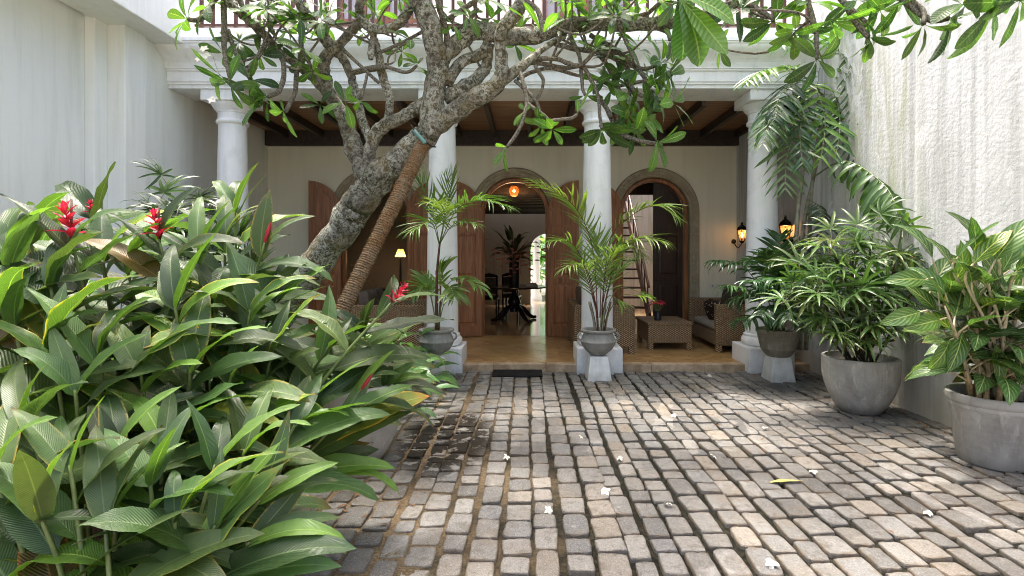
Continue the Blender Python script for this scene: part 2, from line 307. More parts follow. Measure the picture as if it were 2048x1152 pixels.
# ---------------------------------------------------------------- mesh helpers
class MB:
    def __init__(s): s.v = []; s.f = []; s.uv = None
    def add(s, vs, fs):
        o = len(s.v); s.v += [tuple(x) for x in vs]; s.f += [tuple(i + o for i in q) for q in fs]; return o
    def box(s, x0, x1, y0, y1, z0, z1):
        s.add([(x0, y0, z0), (x1, y0, z0), (x1, y1, z0), (x0, y1, z0), (x0, y0, z1), (x1, y0, z1), (x1, y1, z1), (x0, y1, z1)],
              [(0, 3, 2, 1), (4, 5, 6, 7), (0, 1, 5, 4), (1, 2, 6, 5), (2, 3, 7, 6), (3, 0, 4, 7)]); return s
    def frustum(s, cx, cy, z0, z1, a0, b0, a1, b1):
        s.add([(cx - a0, cy - b0, z0), (cx + a0, cy - b0, z0), (cx + a0, cy + b0, z0), (cx - a0, cy + b0, z0),
               (cx - a1, cy - b1, z1), (cx + a1, cy - b1, z1), (cx + a1, cy + b1, z1), (cx - a1, cy + b1, z1)],
              [(0, 3, 2, 1), (4, 5, 6, 7), (0, 1, 5, 4), (1, 2, 6, 5), (2, 3, 7, 6), (3, 0, 4, 7)]); return s
    def lathe(s, cx, cy, prof, n=32, caps=True):
        vs = []; fs = []
        for r, z in prof:
            for i in range(n):
                a = 2 * math.pi * i / n; vs.append((cx + r * math.cos(a), cy + r * math.sin(a), z))
        for k in range(len(prof) - 1):
            for i in range(n):
                j = (i + 1) % n; fs.append((k * n + i, k * n + j, (k + 1) * n + j, (k + 1) * n + i))
        if caps:
            fs.append(tuple(reversed(range(n)))); m = (len(prof) - 1) * n; fs.append(tuple(m + i for i in range(n)))
        s.add(vs, fs); return s
    def tube(s, pts, rad, n=8, caps=True, lump=0, seed=0):
        pts = [Vector(p) for p in pts]; vs = []; fs = []; N = None
        for k, p in enumerate(pts):
            tdir = (pts[min(k + 1, len(pts) - 1)] - pts[max(k - 1, 0)])
            tdir = tdir.normalized() if tdir.length > 1e-9 else Vector((0, 0, 1))
            if N is None: N = tdir.orthogonal().normalized()
            else:
                N = N - tdir * N.dot(tdir); N = N.normalized() if N.length > 1e-6 else tdir.orthogonal().normalized()
            B = tdir.cross(N); r = rad[k] if hasattr(rad, '__len__') else rad
            for i in range(n):
                a = 2 * math.pi * i / n; d = N * math.cos(a) + B * math.sin(a); q = p + d * r
                if lump: q = p + d * r * (1 + lump * noise.noise(q * (1.0 / max(r, .02)) * .55 + Vector((seed, 0, 0))))
                vs.append(q)
        for k in range(len(pts) - 1):
            for i in range(n):
                j = (i + 1) % n; fs.append((k * n + i, k * n + j, (k + 1) * n + j, (k + 1) * n + i))
        if caps:
            fs.append(tuple(reversed(range(n)))); m = (len(pts) - 1) * n; fs.append(tuple(m + i for i in range(n)))
        s.add(vs, fs); return s
    def prism(s, poly, y0, y1):                  # poly in x,z (counter-clockwise seen from -y)
        n = len(poly)
        s.add([(x, y0, z) for x, z in poly] + [(x, y1, z) for x, z in poly],
              [tuple(range(n)), tuple(reversed(range(n, 2 * n)))] + [(i, i + n, (i + 1) % n + n, (i + 1) % n) for i in range(n)]); return s
    def slab(s, poly, z0, z1):                   # poly in x,y
        n = len(poly)
        s.add([(x, y, z0) for x, y in poly] + [(x, y, z1) for x, y in poly],
              [tuple(reversed(range(n))), tuple(range(n, 2 * n))] + [(i, (i + 1) % n, (i + 1) % n + n, i + n) for i in range(n)]); return s
    def sphere(s, c, r, n=10, m=7, sz=1):
        prof = [(max(1e-4, r * math.sin(math.pi * k / m)), c[2] - r * sz * math.cos(math.pi * k / m)) for k in range(m + 1)]
        return s.lathe(c[0], c[1], prof, n, False)
    def xform(s, mtx): s.v = [tuple(mtx @ Vector(p)) for p in s.v]; return s
    def mesh(s, name, mat, smooth=None):
        me = bpy.data.meshes.new(name); me.from_pydata(s.v, [], s.f)
        if mat: me.materials.append(M[mat])
        if s.uv:
            lay = me.uv_layers.new(name='uv'); buf = [0.0] * (2 * len(me.loops)); k = 0
            for q in s.f:
                for i in q: buf[k], buf[k + 1] = s.uv[i]; k += 2
            lay.data.foreach_set('uv', buf)
        if smooth is not None:
            me.polygons.foreach_set('use_smooth', [True] * len(me.polygons))
            if smooth < 179: me.set_sharp_from_angle(angle=R(smooth))
        me.update(); return me
    def build(s, name, mat, parent=None, smooth=None, bevel=0, local=True):
        if parent is not None and local and parent.get('_o') is not None:
            o = Vector(parent['_o']); s.v = [tuple(Vector(p) - o) for p in s.v]
        ob = bpy.data.objects.new(name, s.mesh(name, mat, smooth)); COL.objects.link(ob)
        if parent is not None: ob.parent = parent; ob['_o'] = parent.get('_o', (0, 0, 0))
        if bevel:
            b = ob.modifiers.new('bevel', 'BEVEL'); b.width = bevel; b.segments = 2; b.limit_method = 'ANGLE'; b.angle_limit = R(40)
        return ob
def thing(name, label, cat, loc=(0, 0, 0), group=None):
    o = bpy.data.objects.new(name, None); COL.objects.link(o); o.location = loc; o['_o'] = tuple(loc); o.empty_display_size = .1
    return tag(o, label, cat, group)
def tag(o, label=None, cat=None, group=None, kind=None):
    if label: o['label'] = label
    if cat: o['category'] = cat
    if group: o['group'] = group
    if kind: o['kind'] = kind
    return o
def inst(mesh, name, parent, loc, ydir=None, up=(0, 0, 1), scale=1.0, tint=None, mtx=None):
    ob = bpy.data.objects.new(name, mesh); COL.objects.link(ob)
    off = Vector(parent['_o']) if parent is not None else Vector((0, 0, 0))
    if mtx is None:
        y = Vector(ydir).normalized(); z = Vector(up); z = z - y * z.dot(y)
        if z.length < 1e-4: z = y.orthogonal()
        z.normalize(); x = y.cross(z); sc = scale if hasattr(scale, '__len__') else (scale, scale, scale)
        mtx = Matrix(((x.x * sc[0], y.x * sc[1], z.x * sc[2], loc[0] - off.x), (x.y * sc[0], y.y * sc[1], z.y * sc[2], loc[1] - off.y),
                      (x.z * sc[0], y.z * sc[1], z.z * sc[2], loc[2] - off.z), (0, 0, 0, 1)))
    if parent is not None: ob.parent = parent; ob['_o'] = parent['_o']
    ob.matrix_basis = mtx
    if tint: ob.color = tuple(tint) + (1,)
    return ob
def spline(pts, per=5):
    pts = [Vector(p) for p in pts]
    if len(pts) < 3: return [pts[0].lerp(pts[-1], i / per) for i in range(per + 1)]
    out = []
    for k in range(len(pts) - 1):
        p0 = pts[max(k - 1, 0)]; p1 = pts[k]; p2 = pts[k + 1]; p3 = pts[min(k + 2, len(pts) - 1)]
        for i in range(per):
            u = i / per
            out.append(.5 * ((2 * p1) + (p2 - p0) * u + (2 * p0 - 5 * p1 + 4 * p2 - p3) * u * u + (3 * p1 - p0 - 3 * p2 + p3) * u ** 3))
    out.append(pts[-1]); return out
def spline_r(r, per=5):
    out = []
    for k in range(len(r) - 1):
        for i in range(per): out.append(r[k] + (r[k + 1] - r[k]) * i / per)
    return out + [r[-1]]

# ================================================================ GROUND
g = MB(); g.add([(-150, -150, -.06), (150, -150, -.06), (150, 150, -.06), (-150, 150, -.06)], [(0, 1, 2, 3)])
tag(g.build('ground', 'ground'), 'bare ground around the courtyard', None, None, 'structure')
g = MB(); nx, ny = 110, 90; X0, X1, Y0, Y1 = -2.35, 3.92, 1.2, 7.27
for j in range(ny + 1):
    for i in range(nx + 1):
        x = X0 + (X1 - X0) * i / nx; y = Y0 + (Y1 - Y0) * j / ny
        g.v.append((x, y, -.014 + .010 * max(0, min(1, (.6 - x) / 1.2)) + .008 * noise.noise(Vector((x * 9, y * 9, 0))) + .009 * noise.noise(Vector((x * 2, y * 2, 3)))))
for j in range(ny):
    for i in range(nx):
        a = j * (nx + 1) + i; g.f.append((a, a + 1, a + nx + 2, a + nx + 1))
paving = g.build('courtyard_paving', 'joint', None, 179); tag(paving, 'sandy and mossy joints of the cobbled courtyard', None, None, 'structure'); paving['_o'] = (0, 0, 0)
g = MB(); nx, ny = 60, 80
for j in range(ny + 1):
    for i in range(nx + 1):
        x = -5.6 + 3.5 * i / nx; y = 1.0 + 6.2 * j / ny
        g.v.append((x, y, -.02 + .07 * noise.noise(Vector((x * 2.2, y * 2.2, 1))) * (1 - i / nx) + .03 * noise.noise(Vector((x * 8, y * 8, 4))) + .04 * (1 - i / nx)))
for j in range(ny):
    for i in range(nx):
        a = j * (nx + 1) + i; g.f.append((a, a + 1, a + nx + 2, a + nx + 1))
tag(g.build('planting_bed', 'soil', None, 179), 'dark soil of the planting bed under the ginger plants', None, None, 'structure')

# cobbles: setts in lines that run towards the porch
def sett(seed):
    rr = random.Random(seed); g = MB(); n = 20; ring = []
    ex = rr.uniform(5, 16); j = [rr.uniform(-.045, .03) for _ in range(n)]; sk = rr.uniform(-.05, .05); tp = rr.uniform(-.05, .05)
    for i in range(n):
        a = 2 * math.pi * (i + .5) / n; c_, s_ = math.cos(a), math.sin(a)
        r = (abs(c_) ** ex + abs(s_) ** ex) ** (-1 / ex) * (1 + j[i])
        x = .5 * r * c_; y = .5 * r * s_; ring.append((x * (1 + tp * y * 2) + sk * y, y))
    def lay(sx, z, dz=0): g.v.extend([(x * sx, y * (1 - (1 - sx) * .6), z + dz * rr.uniform(-1, 1)) for x, y in ring])
    lay(1.0, -.045); lay(1.0, -.001, .003); lay(.972, .0060, .0016); lay(.90, .0078, .0020); lay(.45, .0080, .0034); g.v.append((0, 0, .0070))
    for k in range(4):
        for i in range(n):
            q = (i + 1) % n; g.f.append((k * n + i, k * n + q, (k + 1) * n + q, (k + 1) * n + i))
    for i in range(n): g.f.append((4 * n + i, 4 * n + (i + 1) % n, 5 * n))
    return g
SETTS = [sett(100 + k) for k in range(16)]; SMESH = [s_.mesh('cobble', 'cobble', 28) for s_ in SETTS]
cells = []; rc = random.Random(11); x = -2.28
while x < 3.86:
    w = rc.uniform(.128, .178); xc = x + w / 2; y = 1.75 + rc.uniform(0, .25); drift = rc.uniform(-.02, .02)
    while y < 7.2:
        Ls = rc.uniform(.14, .19) if rc.random() < .30 else rc.uniform(.18, .27)
        if y + Ls > 7.255: Ls = 7.255 - y
        if Ls > .08:
            wob = .05 * noise.noise(Vector((xc * .25, y * .45, 5)))
            cells.append((xc + wob + drift * math.sin(y * 1.3), y + Ls / 2, w - rc.uniform(.005, .028), Ls - rc.uniform(.008, .028), rc.uniform(-4, 4), rc.uniform(-2.2, 2.2), rc.uniform(-2.2, 2.2), rc.uniform(-.006, .007)))
        y += Ls
    x += w + rc.uniform(.002, .012)
def hidden(cx, cy):
    px = CX + cx * F / cy; py = CY + EYE * F / cy
    if py > 1175 or px > 2075: return True
    return px < 560 or (cx < -1.55 and cy < 3.6)
POT_SPOTS = [(3.40, 5.35, .2), (3.52, 4.15, .27), (-1.40, 4.15, .2)]
vis = []; rest = []
for q in cells:
    under = any((q[0] - a) ** 2 + (q[1] - b) ** 2 < (r_ * .8) ** 2 for a, b, r_ in POT_SPOTS)
    (rest if under or hidden(q[0], q[1]) else vis).append(q)
vis.sort(key=lambda q: -q[2] * q[3] / q[1] ** 3); rest += vis[300:]; vis = vis[:300]
def sett_mtx(q):
    return Matrix.Translation((q[0], q[1], q[7])) @ Matrix.Rotation(R(q[4]), 4, 'Z') @ Matrix.Rotation(R(q[5]), 4, 'X') @ Matrix.Rotation(R(q[6]), 4, 'Y') @ Matrix.Diagonal((q[2], q[3], 1, 1))
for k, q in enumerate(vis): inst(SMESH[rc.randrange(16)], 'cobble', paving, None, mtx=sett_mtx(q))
g = MB()
for q in rest:
    s_ = SETTS[rc.randrange(16)]; m_ = sett_mtx(q); g.add([m_ @ Vector(p) for p in s_.v], s_.f)
ob = g.build('far_cobbles', 'cobble_far', paving, 28); ob['kind'] = 'stuff'

# ================================================================ SIDE WALLS
lw = thing('courtyard_wall', 'stepped off-white plaster wall rising behind the ginger plants', 'wall', (-5.0, 6, 0))
wl = MB()
wl.box(-5.5, -5.14, -4, 6.10, -.05, 6.4); wl.box(-5.5, -5.03, 6.10, 6.29, -.05, 6.4)
wl.box(-5.5, -4.82, 6.29, 6.64, -.05, 6.4); wl.box(-5.5, -4.872, 6.64, 10.2, -.05, 6.4)
wl.build('wall_face', 'plaster_left', lw, None, .012)
MB().box(-5.09, -4.50, 1.5, 6.985, 4.37, 4.95).build('wall_beam', 'plaster_left', lw, None, .012)
MB().box(-5.15, -5.02, 7.6, 9.3, .1, .5).build('wall_foot', 'plaster_left', lw)
rw = thing('courtyard_wall', 'rough white stained plaster wall behind the potted plants', 'wall', (3.95, 5, 0))
g = MB(); nx, nz = 60, 36
for j in range(nz + 1):
    for i in range(nx + 1):
        y = -2 + 11.9 * i / nx; z = -.05 + 5.9 * j / nz
        g.v.append((3.92 + .012 * noise.noise(Vector((y * 1.1, z * 1.1, 0))) + .006 * noise.noise(Vector((y * 4, z * 4, 2))), y, z))
for j in range(nz):
    for i in range(nx):
        a = j * (nx + 1) + i; g.f.append((a, a + nx + 1, a + nx + 2, a + 1))
g.build('wall_face', 'plaster_right', rw, 179)
MB().box(3.945, 4.2, -2, 9.9, -.05, 5.86).build('wall_core', 'plaster_right', rw)

# ================================================================ HOUSE
H = thing('house', 'white two-storey house with columned porch and three arched doorways', 'house', (0, 8, 0))
FZ, YB, CZ = .10, 9.84, 3.93               # porch floor, back wall, ceiling
# columns ---------------------------------------------------------------
col_proto = []
def column(cx, cy):
    prof = [(.222, .500)] + [(.222 - .042 * (u ** 1.6), .50 + (3.43 - .50) * u) for u in [i / 14 for i in range(1, 15)]] + [(.184, 3.445)]
    s_ = MB().lathe(cx, cy, prof, 40).build('column', 'white_paint', H, 50)
    MB().frustum(cx, cy, -.03, .345, .31, .31, .31, .31).build('plinth', 'white_paint', s_, None, .012)
    tor = [(.225, .347)] + [(.225 + .055 * math.cos(a), .412 - .065 * -math.sin(a)) for a in [R(-80 + 16 * i) for i in range(11)]] + [(.245, .480), (.245, .505), (.228, .515)]
    MB().lathe(cx, cy, tor, 40).build('column_base', 'white_paint', s_, 40)
    cap = [(.186, 3.44), (.206, 3.455), (.212, 3.475), (.206, 3.495), (.189, 3.51), (.187, 3.60), (.200, 3.605), (.203, 3.625), (.235, 3.655), (.262, 3.70), (.268, 3.725)]
    MB().lathe(cx, cy, cap, 40).build('capital', 'white_paint', s_, 40)
    MB().box(cx - .285, cx + .285, cy - .285, cy + .285, 3.727, 3.872).build('abacus', 'white_paint', s_, None, .008)
for cx in (-4.17, -1.203, .984, 3.32): column(cx, 7.43)
# entablature: swept moulding profile -----------------------------------
def run_x(prof, x0, x1):
    g = MB(); n = len(prof)
    g.add([(x0, y, z) for y, z in prof] + [(x1, y, z) for y, z in prof],
          [(i, i + n, (i + 1) % n + n, (i + 1) % n) for i in range(n)] + [tuple(range(n)), tuple(reversed(range(n, 2 * n)))]); return g
cove = [(7.03 - .17 * math.sin(R(a)) ** 2.2, 4.15 + .23 * (a / 90)) for a in range(8, 91, 9)]
prof = [(7.12, 3.874), (7.12, 3.915), (7.095, 3.925), (7.095, 3.945), (7.08, 3.955), (7.08, 4.085), (7.055, 4.095), (7.055, 4.115), (7.04, 4.12), (7.04, 4.135)] + cove + \
       [(6.845, 4.385), (6.845, 4.405), (6.83, 4.41), (6.83, 4.452), (6.90, 4.455), (6.90, 4.60), (7.66, 4.60), (7.66, 3.94), (7.70, 3.94), (7.70, 3.874)]
run_x(prof, -4.869, 3.918).build('entablature', 'white_paint', H)
# porch floor of diagonal tiles -----------------------------------------
fl = MB().box(-4.868, 3.917, 7.30, 9.9, -.03, FZ - .008).build('porch_floor', 'grout', H)
def clip(poly, x0, x1, y0, y1):
    for ax, lim, sg in ((0, x0, 1), (0, x1, -1), (1, y0, 1), (1, y1, -1)):
        out = []
        for i in range(len(poly)):
            a, b = poly[i], poly[(i + 1) % len(poly)]; da, db = sg * (a[ax] - lim), sg * (b[ax] - lim)
            if da >= 0: out.append(a)
            if da * db < 0: u = da / (da - db); out.append((a[0] + (b[0] - a[0]) * u, a[1] + (b[1] - a[1]) * u))
        poly = out
        if len(poly) < 3: return None
    return poly
T = .50
for i in range(-24, 24):
    for j in range(-24, 24):
        cx = -.15 + (i - j) * T * .7071; cy = 8.3 + (i + j) * T * .7071; h = T * .7071 - .004
        q = clip([(cx - h, cy), (cx, cy - h), (cx + h, cy), (cx, cy + h)], -4.86, 3.91, 7.42, 9.90)
        if q: MB().slab(q, FZ - .02, FZ).build('tile', 'floor_polish', fl)
x = -4.86
for k in range(12):
    w = 8.77 / 12; MB().box(x + .002, x + w - .002, 7.27, 7.418, -.03, FZ).build('riser_stone', 'riser_stone' if k % 1 == 0 else '', fl, None, .006); x += w
# porch ceiling ----------------------------------------------------------
pc = MB().box(-4.868, 3.917, 7.702, 9.9, CZ + .02, CZ + .10).build('porch_ceiling', 'beam_wood', H)
y = 7.705
while y < 9.80:
    w = min(.115, 9.838 - y); bd = MB().box(-4.866, 3.915, y + .003, y + w - .003, CZ, CZ + .019).build('ceiling_board', 'ceiling_wood', pc); y += w
for xr in [-4.45 + .64 * k for k in range(14)]:
    MB().box(xr - .035, xr + .035, 7.703, 9.72, CZ - .135, CZ - .002).build('rafter', 'beam_wood', H)
MB().box(-4.866, 3.915, 9.72, 9.838, 3.655, CZ - .003).build('wall_plate', 'beam_wood', H)
# back wall with three arches -------------------------------------------
AX = (-2.85, -.234, 2.38); SP, RO = 2.42, .64
def arched_wall(x0, x1, z0, z1, ops, yf, yb, sp_r):
    g = MB(); cur = x0
    for (cx, r, sp) in ops:
        g.box(cur, cx - r, yf, yb, z0, z1); n = 20
        for i in range(n):
            a0 = math.pi - math.pi * i / n; a1 = math.pi - math.pi * (i + 1) / n
            p0 = (cx + r * math.cos(a0), sp + r * math.sin(a0)); p1 = (cx + r * math.cos(a1), sp + r * math.sin(a1))
            g.prism([p0, p1, (p1[0], z1), (p0[0], z1)], yf, yb)
        cur = cx + r
    g.box(cur, x1, yf, yb, z0, z1); return g
arched_wall(-4.87, 3.92, .09, 3.96, [(c_, .66, SP) for c_ in AX], YB, YB + .34, 0).build('porch_wall', 'plaster_porch', H)
def arch_sweep(cx, sp, z0, prof, n=28):
    path = [(-1, 0, z0)] + [(-1, 0, z0 + (sp - z0) * k / 4) for k in range(1, 4)] + [(math.cos(math.pi - math.pi * i / n), math.sin(math.pi - math.pi * i / n), sp) for i in range(n + 1)] + [(1, 0, z0 + (sp - z0) * k / 4) for k in (3, 2, 1)] + [(1, 0, z0)]
    g = MB(); m = len(prof); vs = []; fs = []
    for nx_, nz_, zz in path:
        for r, yy in prof: vs.append((cx + nx_ * r, yy, zz + nz_ * r))
    for k in range(len(path) - 1):
        for i in range(m):
            j = (i + 1) % m; fs.append((k * m + i, k * m + j, (k + 1) * m + j, (k + 1) * m + i))
    fs.append(tuple(range(m))); fs.append(tuple(reversed([(len(path) - 1) * m + i for i in range(m)]))); g.add(vs, fs); return g
SUR = [(.655, YB + .25), (.655, YB - .012), (.675, YB - .03), (.70, YB - .032), (.705, YB - .045), (.745, YB - .05), (.75, YB - .038), (.775, YB - .055), (.81, YB - .06), (.822, YB - .05), (.834, YB - .03), (.834, YB + .01), (.68, YB + .012), (.68, YB + .25)]
FRM = [(.573, YB + .13), (.573, YB + .055), (.585, YB + .045), (.635, YB + .045), (.652, YB + .06), (.652, YB + .13)]
for c_ in AX:
    arch_sweep(c_, SP, FZ + .001, SUR).build('arch_surround', 'arch_stone', H, 35)
    arch_sweep(c_, SP, FZ + .001, FRM).build('door_frame', 'door_wood', H, 35)
# door leaves: hinge at local x=0, tall meeting stile at x=w -------------
LWD = .566; LSP = SP - FZ - .012
def leaf_top(x, r, inset=0):
    r2 = r - inset; d = max(0, r2 * r2 - (r - x) ** 2); return LSP + math.sqrt(d)
def door_leaf(mat):
    parts = []; n = 14
    def outline(x0, x1, z0, inset): 
        xs = [x0 + (x1 - x0) * (i / n) ** 1.5 for i in range(n + 1)]
        return [(x1, z0)] + [(xx, leaf_top(xx, LWD, inset)) for xx in reversed(xs)] + [(x0, z0)]
    core = MB().prism(list(reversed(outline(.002, LWD, .0, 0))), -.014, .014)
    fr = MB()
    for x0, x1, zt in ((.0, .085, LSP + .02),):
        fr.box(x0, x1, -.024, .024, 0, zt)
    fr.prism([(LWD - .085, 0), (LWD, 0), (LWD, leaf_top(LWD, LWD)), (LWD - .085, leaf_top(LWD - .085, LWD))], -.0245, .0245)
    for z0, z1 in ((.0, .20), (.98, 1.10), (1.92, 2.03)): fr.box(.085, LWD - .085, -.0235, .0235, z0, z1)
    xs = [LWD * (1 - math.cos(R(8 + 82 * i / n))) for i in range(n + 1)]
    for i in range(n):
        a = (xs[i], leaf_top(xs[i], LWD)); b = (xs[i + 1], leaf_top(xs[i + 1], LWD)); al = R(8 + 82 * i / n); be = R(8 + 82 * (i + 1) / n); rr_ = LWD - .09
        a2 = (LWD - rr_ * math.cos(al), LSP + rr_ * math.sin(al)); b2 = (LWD - rr_ * math.cos(be), LSP + rr_ * math.sin(be))
        fr.prism([a2, b2, b, a], -.0238, .0238)
    pans = []
    for z0, z1 in ((.24, .94), (1.14, 1.88)):
        p_ = MB(); 
        for sg in (-1, 1):
            q = MB().frustum(0, 0, 0, .014, (LWD - .17) / 2 - .02, (z1 - z0) / 2, (LWD - .17) / 2 - .05, (z1 - z0) / 2 - .03)
            q.xform(Matrix.Translation((LWD / 2, sg * .012, (z0 + z1) / 2)) @ Matrix.Rotation(R(90 if sg < 0 else -90), 4, 'X')); p_.add(q.v, q.f)
        pans.append(p_)
    rr_ = LWD - .13
    top = [(.14, 2.06), (LWD - .105, 2.06)] + [(LWD - .105 if i == 0 else LWD - rr_ * math.cos(al), LSP + rr_ * math.sin(al)) for i, al in enumerate([R(76), R(62), R(48), R(34), R(20), R(8)])]
    pans.append(MB().prism(top, -.021, .021))
    return core, fr, pans
def hang_door(hx, hy, ang, flip, mat):
    core, fr, pans = door_leaf(mat)
    m_ = Matrix.Translation((hx, hy, FZ + .012)) @ Matrix.Rotation(R(ang), 4, 'Z') @ Matrix.Diagonal((flip, 1, 1, 1))
    def fin(mb):
        mb.xform(m_)
        if flip < 0: mb.f = [tuple(reversed(q)) for q in mb.f]
        return mb
    d = fin(core).build('door', mat, H); fin(fr).build('door_frame_rails', mat, d, None, .003)
    for p_ in pans: fin(p_).build('panel', mat, d)
    k = MB().lathe(0, 0, [(.008, 0), (.008, .03), (.022, .04), (.022, .055), (.005, .062)], 10).xform(Matrix.Translation((LWD - .04, -.02, 1.04)) @ Matrix.Rotation(R(90), 4, 'X'))
    fin(k).build('door_knob', 'iron', d, 40)
hr = .573
for i, c_ in enumerate(AX):
    # closed the leaf would lie along +x from the left jamb; opened it swings out to the porch wall
    hang_door(c_ - hr - .045, YB - .085, -(172 if i else 170), 1, 'door_wood')
    if i < 2: hang_door(c_ + hr + .045, YB - .085, (172 if i == 0 else 168), -1, 'door_wood')
    else: hang_door(c_ + hr, YB + .16, 3, -1, 'dark_wood')
# rooms behind ------------------------------------------------------------
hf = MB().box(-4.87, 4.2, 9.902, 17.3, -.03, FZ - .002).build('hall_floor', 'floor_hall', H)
rooms = MB()
rooms.box(-4.99, -4.872, 9.9, 17.6, 0, 3.9); rooms.box(4.0, 4.25, 9.902, 17.6, 0, 6.5)
rooms.box(-1.62, -1.50, 11.6, 17.3, .09, 3.6); rooms.box(1.30, 1.42, 10.18, 17.3, .09, 3.6)
rooms.box(-4.87, -1.62, 13.6, 13.75, .09, 3.6)
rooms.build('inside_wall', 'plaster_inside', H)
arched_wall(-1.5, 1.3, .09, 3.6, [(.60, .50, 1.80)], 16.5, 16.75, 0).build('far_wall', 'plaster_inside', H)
MB().box(-4.87, 1.42, 9.9, 16.1, 3.60, 3.9).build('hall_ceiling', 'dark_wood', H)  # stops short of the far wall; open slit added to brighten the hall
MB().box(-1.5, 1.3, 10.7, 16.1, 3.00, 3.06).build('hall_boarding', 'dark_wood', H)
for k in range(14): MB().box(-1.499, 1.299, 10.72 + .38 * k, 10.80 + .38 * k, 2.86, 2.998).build('ceiling_beam', 'beam_wood', H)
MB().box(1.42, 4.0, 10.18, 11.6, 3.5, 3.9).build('side_ceiling', 'dark_wood', H)
MB().box(1.42, 4.0, 15.0, 15.2, 0, 6.5).build('light_well_wall', 'plaster_court', H)
MB().box(1.42, 4.0, 11.55, 11.65, 2.95, 3.6).build('lintel', 'dark_wood', H)
for xc in (-1.18, .98):                                   # pilasters inside the hall
    p_ = MB().lathe(xc, 11.5, [(.19, FZ), (.19, .30), (.165, .33), (.165, .40), (.15, .44), (.135, 3.1), (.17, 3.16), (.17, 3.3), (.2, 3.42), (.2, 3.44)], 20)
    p_.build('inside_column', 'plaster_inside', H, 40)
# stair in the side room
for k in range(13):
    MB().box(1.55, 2.50, 10.95 + .20 * k, 11.20 + .20 * k, .28 + .20 * k, .315 + .20 * k).build('stair_tread', 'stair_wood', H)
for xs_ in (1.50, 2.505):
    g = MB(); g.add([(xs_, 10.85, .10), (xs_ + .05, 10.85, .10), (xs_ + .05, 13.6, 2.85), (xs_, 13.6, 2.85), (xs_, 10.85, .42), (xs_ + .05, 10.85, .42), (xs_ + .05, 13.6, 3.17), (xs_, 13.6, 3.17)],
                    [(0, 3, 2, 1), (4, 5, 6, 7), (0, 1, 5, 4), (1, 2, 6, 5), (2, 3, 7, 6), (3, 0, 4, 7)])
    g.build('stair_string', 'stair_wood', H)
g = MB()
g.tube([(2.53, 10.95, .95), (2.53, 13.6, 3.65)], .028, 8)
for k in range(9): g.tube([(2.53, 11.05 + .3 * k, .35 + .3 * k), (2.53, 11.05 + .3 * k, 1.06 + .305 * k)], .014, 6)
g.build('stair_rail', 'stair_wood', H, 40)
# upper floor ---------------------------------------------------------------
MB().box(-4.868, 3.917, 7.665, 9.6, 4.04, 4.50).build('balcony_floor', 'plaster_upper', H)
uw = MB().box(-5.4, 4.25, 9.6, 9.85, 3.97, 7.6).build('upper_wall', 'plaster_upper', H)
MB().box(-5.6, 4.4, 9.15, 13.2, 7.6, 7.75).build('roof', 'beam_wood', H)
def balcony_door(px0, px1, n, glass=True):
    x0 = (px0 - CX) * 9.5 / F; x1 = (px1 - CX) * 9.5 / F; w = (x1 - x0) / n
    for k in range(n):
        a = x0 + k * w; d = MB().box(a, a + .075, 9.54, 9.597, 4.5, 7.0).box(a + w - .075, a + w - .004, 9.54, 9.597, 4.5, 7.0).box(a + .075, a + w - .075, 9.545, 9.597, 4.5, 4.75)
        for zz in (5.30, 5.86, 6.42, 6.9): d.box(a + .075, a + w - .075, 9.545, 9.597, zz, zz + .05)
        d = d.build('balcony_door', 'shutter_wood', H)
        for z0, z1 in ((4.75, 5.30), (5.35, 5.86), (5.91, 6.42), (6.47, 6.9)): MB().box(a + .077, a + w - .077, 9.575, 9.585, z0, z1).build('pane', 'window_glass' if glass else 'shutter_wood', d)
balcony_door(676, 862, 4); balcony_door(1085, 1262, 4); balcony_door(1325, 1345, 1)
bal = MB().box(-4.5, 3.915, 7.08, 7.16, 5.50, 5.56).box(-4.5, 3.915, 7.09, 7.15, 4.70, 4.735).build('balustrade', 'rail_wood', H)
bm_ = MB().frustum(0, 0, 0, .90, .019, .019, .019, .019).mesh('baluster', 'rail_wood')
for k in range(54): inst(bm_, 'baluster', bal, (-4.42 + .155 * k, 7.12, 4.60), mtx=Matrix.Translation(Vector((-4.42 + .155 * k, 7.12, 4.60)) - Vector(H['_o'])))
# ================================================================ LEAF MESHES
def leaf_mb(L, W, shape, n=9, curl=40, fold=12, wave=0, ph=0, twist=0, cross=4, power=1.2):
    g = MB(); g.uv = []; y = z = 0.0; dl = L / n
    for k in range(n + 1):
        v = k / n; th = -R(curl) * (v ** power)
        if k: y += dl * math.cos(th); z += dl * math.sin(th)
        w = W * max(shape(v), .004); tw = R(twist) * v
        for i in range(cross + 1):
            u = i / cross; x = (u - .5) * w; hz = abs(x) * math.tan(R(fold)) + wave * W * math.sin(v * 17 + ph + (3 if u > .5 else 0)) * abs(u - .5) * 2
            xr = x * math.cos(tw); zr = x * math.sin(tw) + hz
            g.v.append((xr, y - zr * math.sin(th), z + zr * math.cos(th))); g.uv.append((u, v))
    m = cross + 1
    for k in range(n):
        for i in range(cross): g.f.append((k * m + i, k * m + i + 1, (k + 1) * m + i + 1, (k + 1) * m + i))
    return g
lance = lambda v: (math.sin(math.pi * min(1, v ** .72)) ** .8 if 0 < v < 1 else 0) * (1 - .25 * max(0, v - .75))
obov = lambda v: .07 if v < .12 else max(.0, math.sin(math.pi * min(1, ((v - .08) / .92) ** 1.65 * .93 + .05)) ** .75)
ovate = lambda v: .05 if v < .06 else max(0, math.sin(math.pi * min(1, ((v - .05) / .95) ** .70)) ** .85)
rl = random.Random(5)
def variants(name, mat, k, f): return [f(i).mesh(name, mat, 179) for i in range(k)]
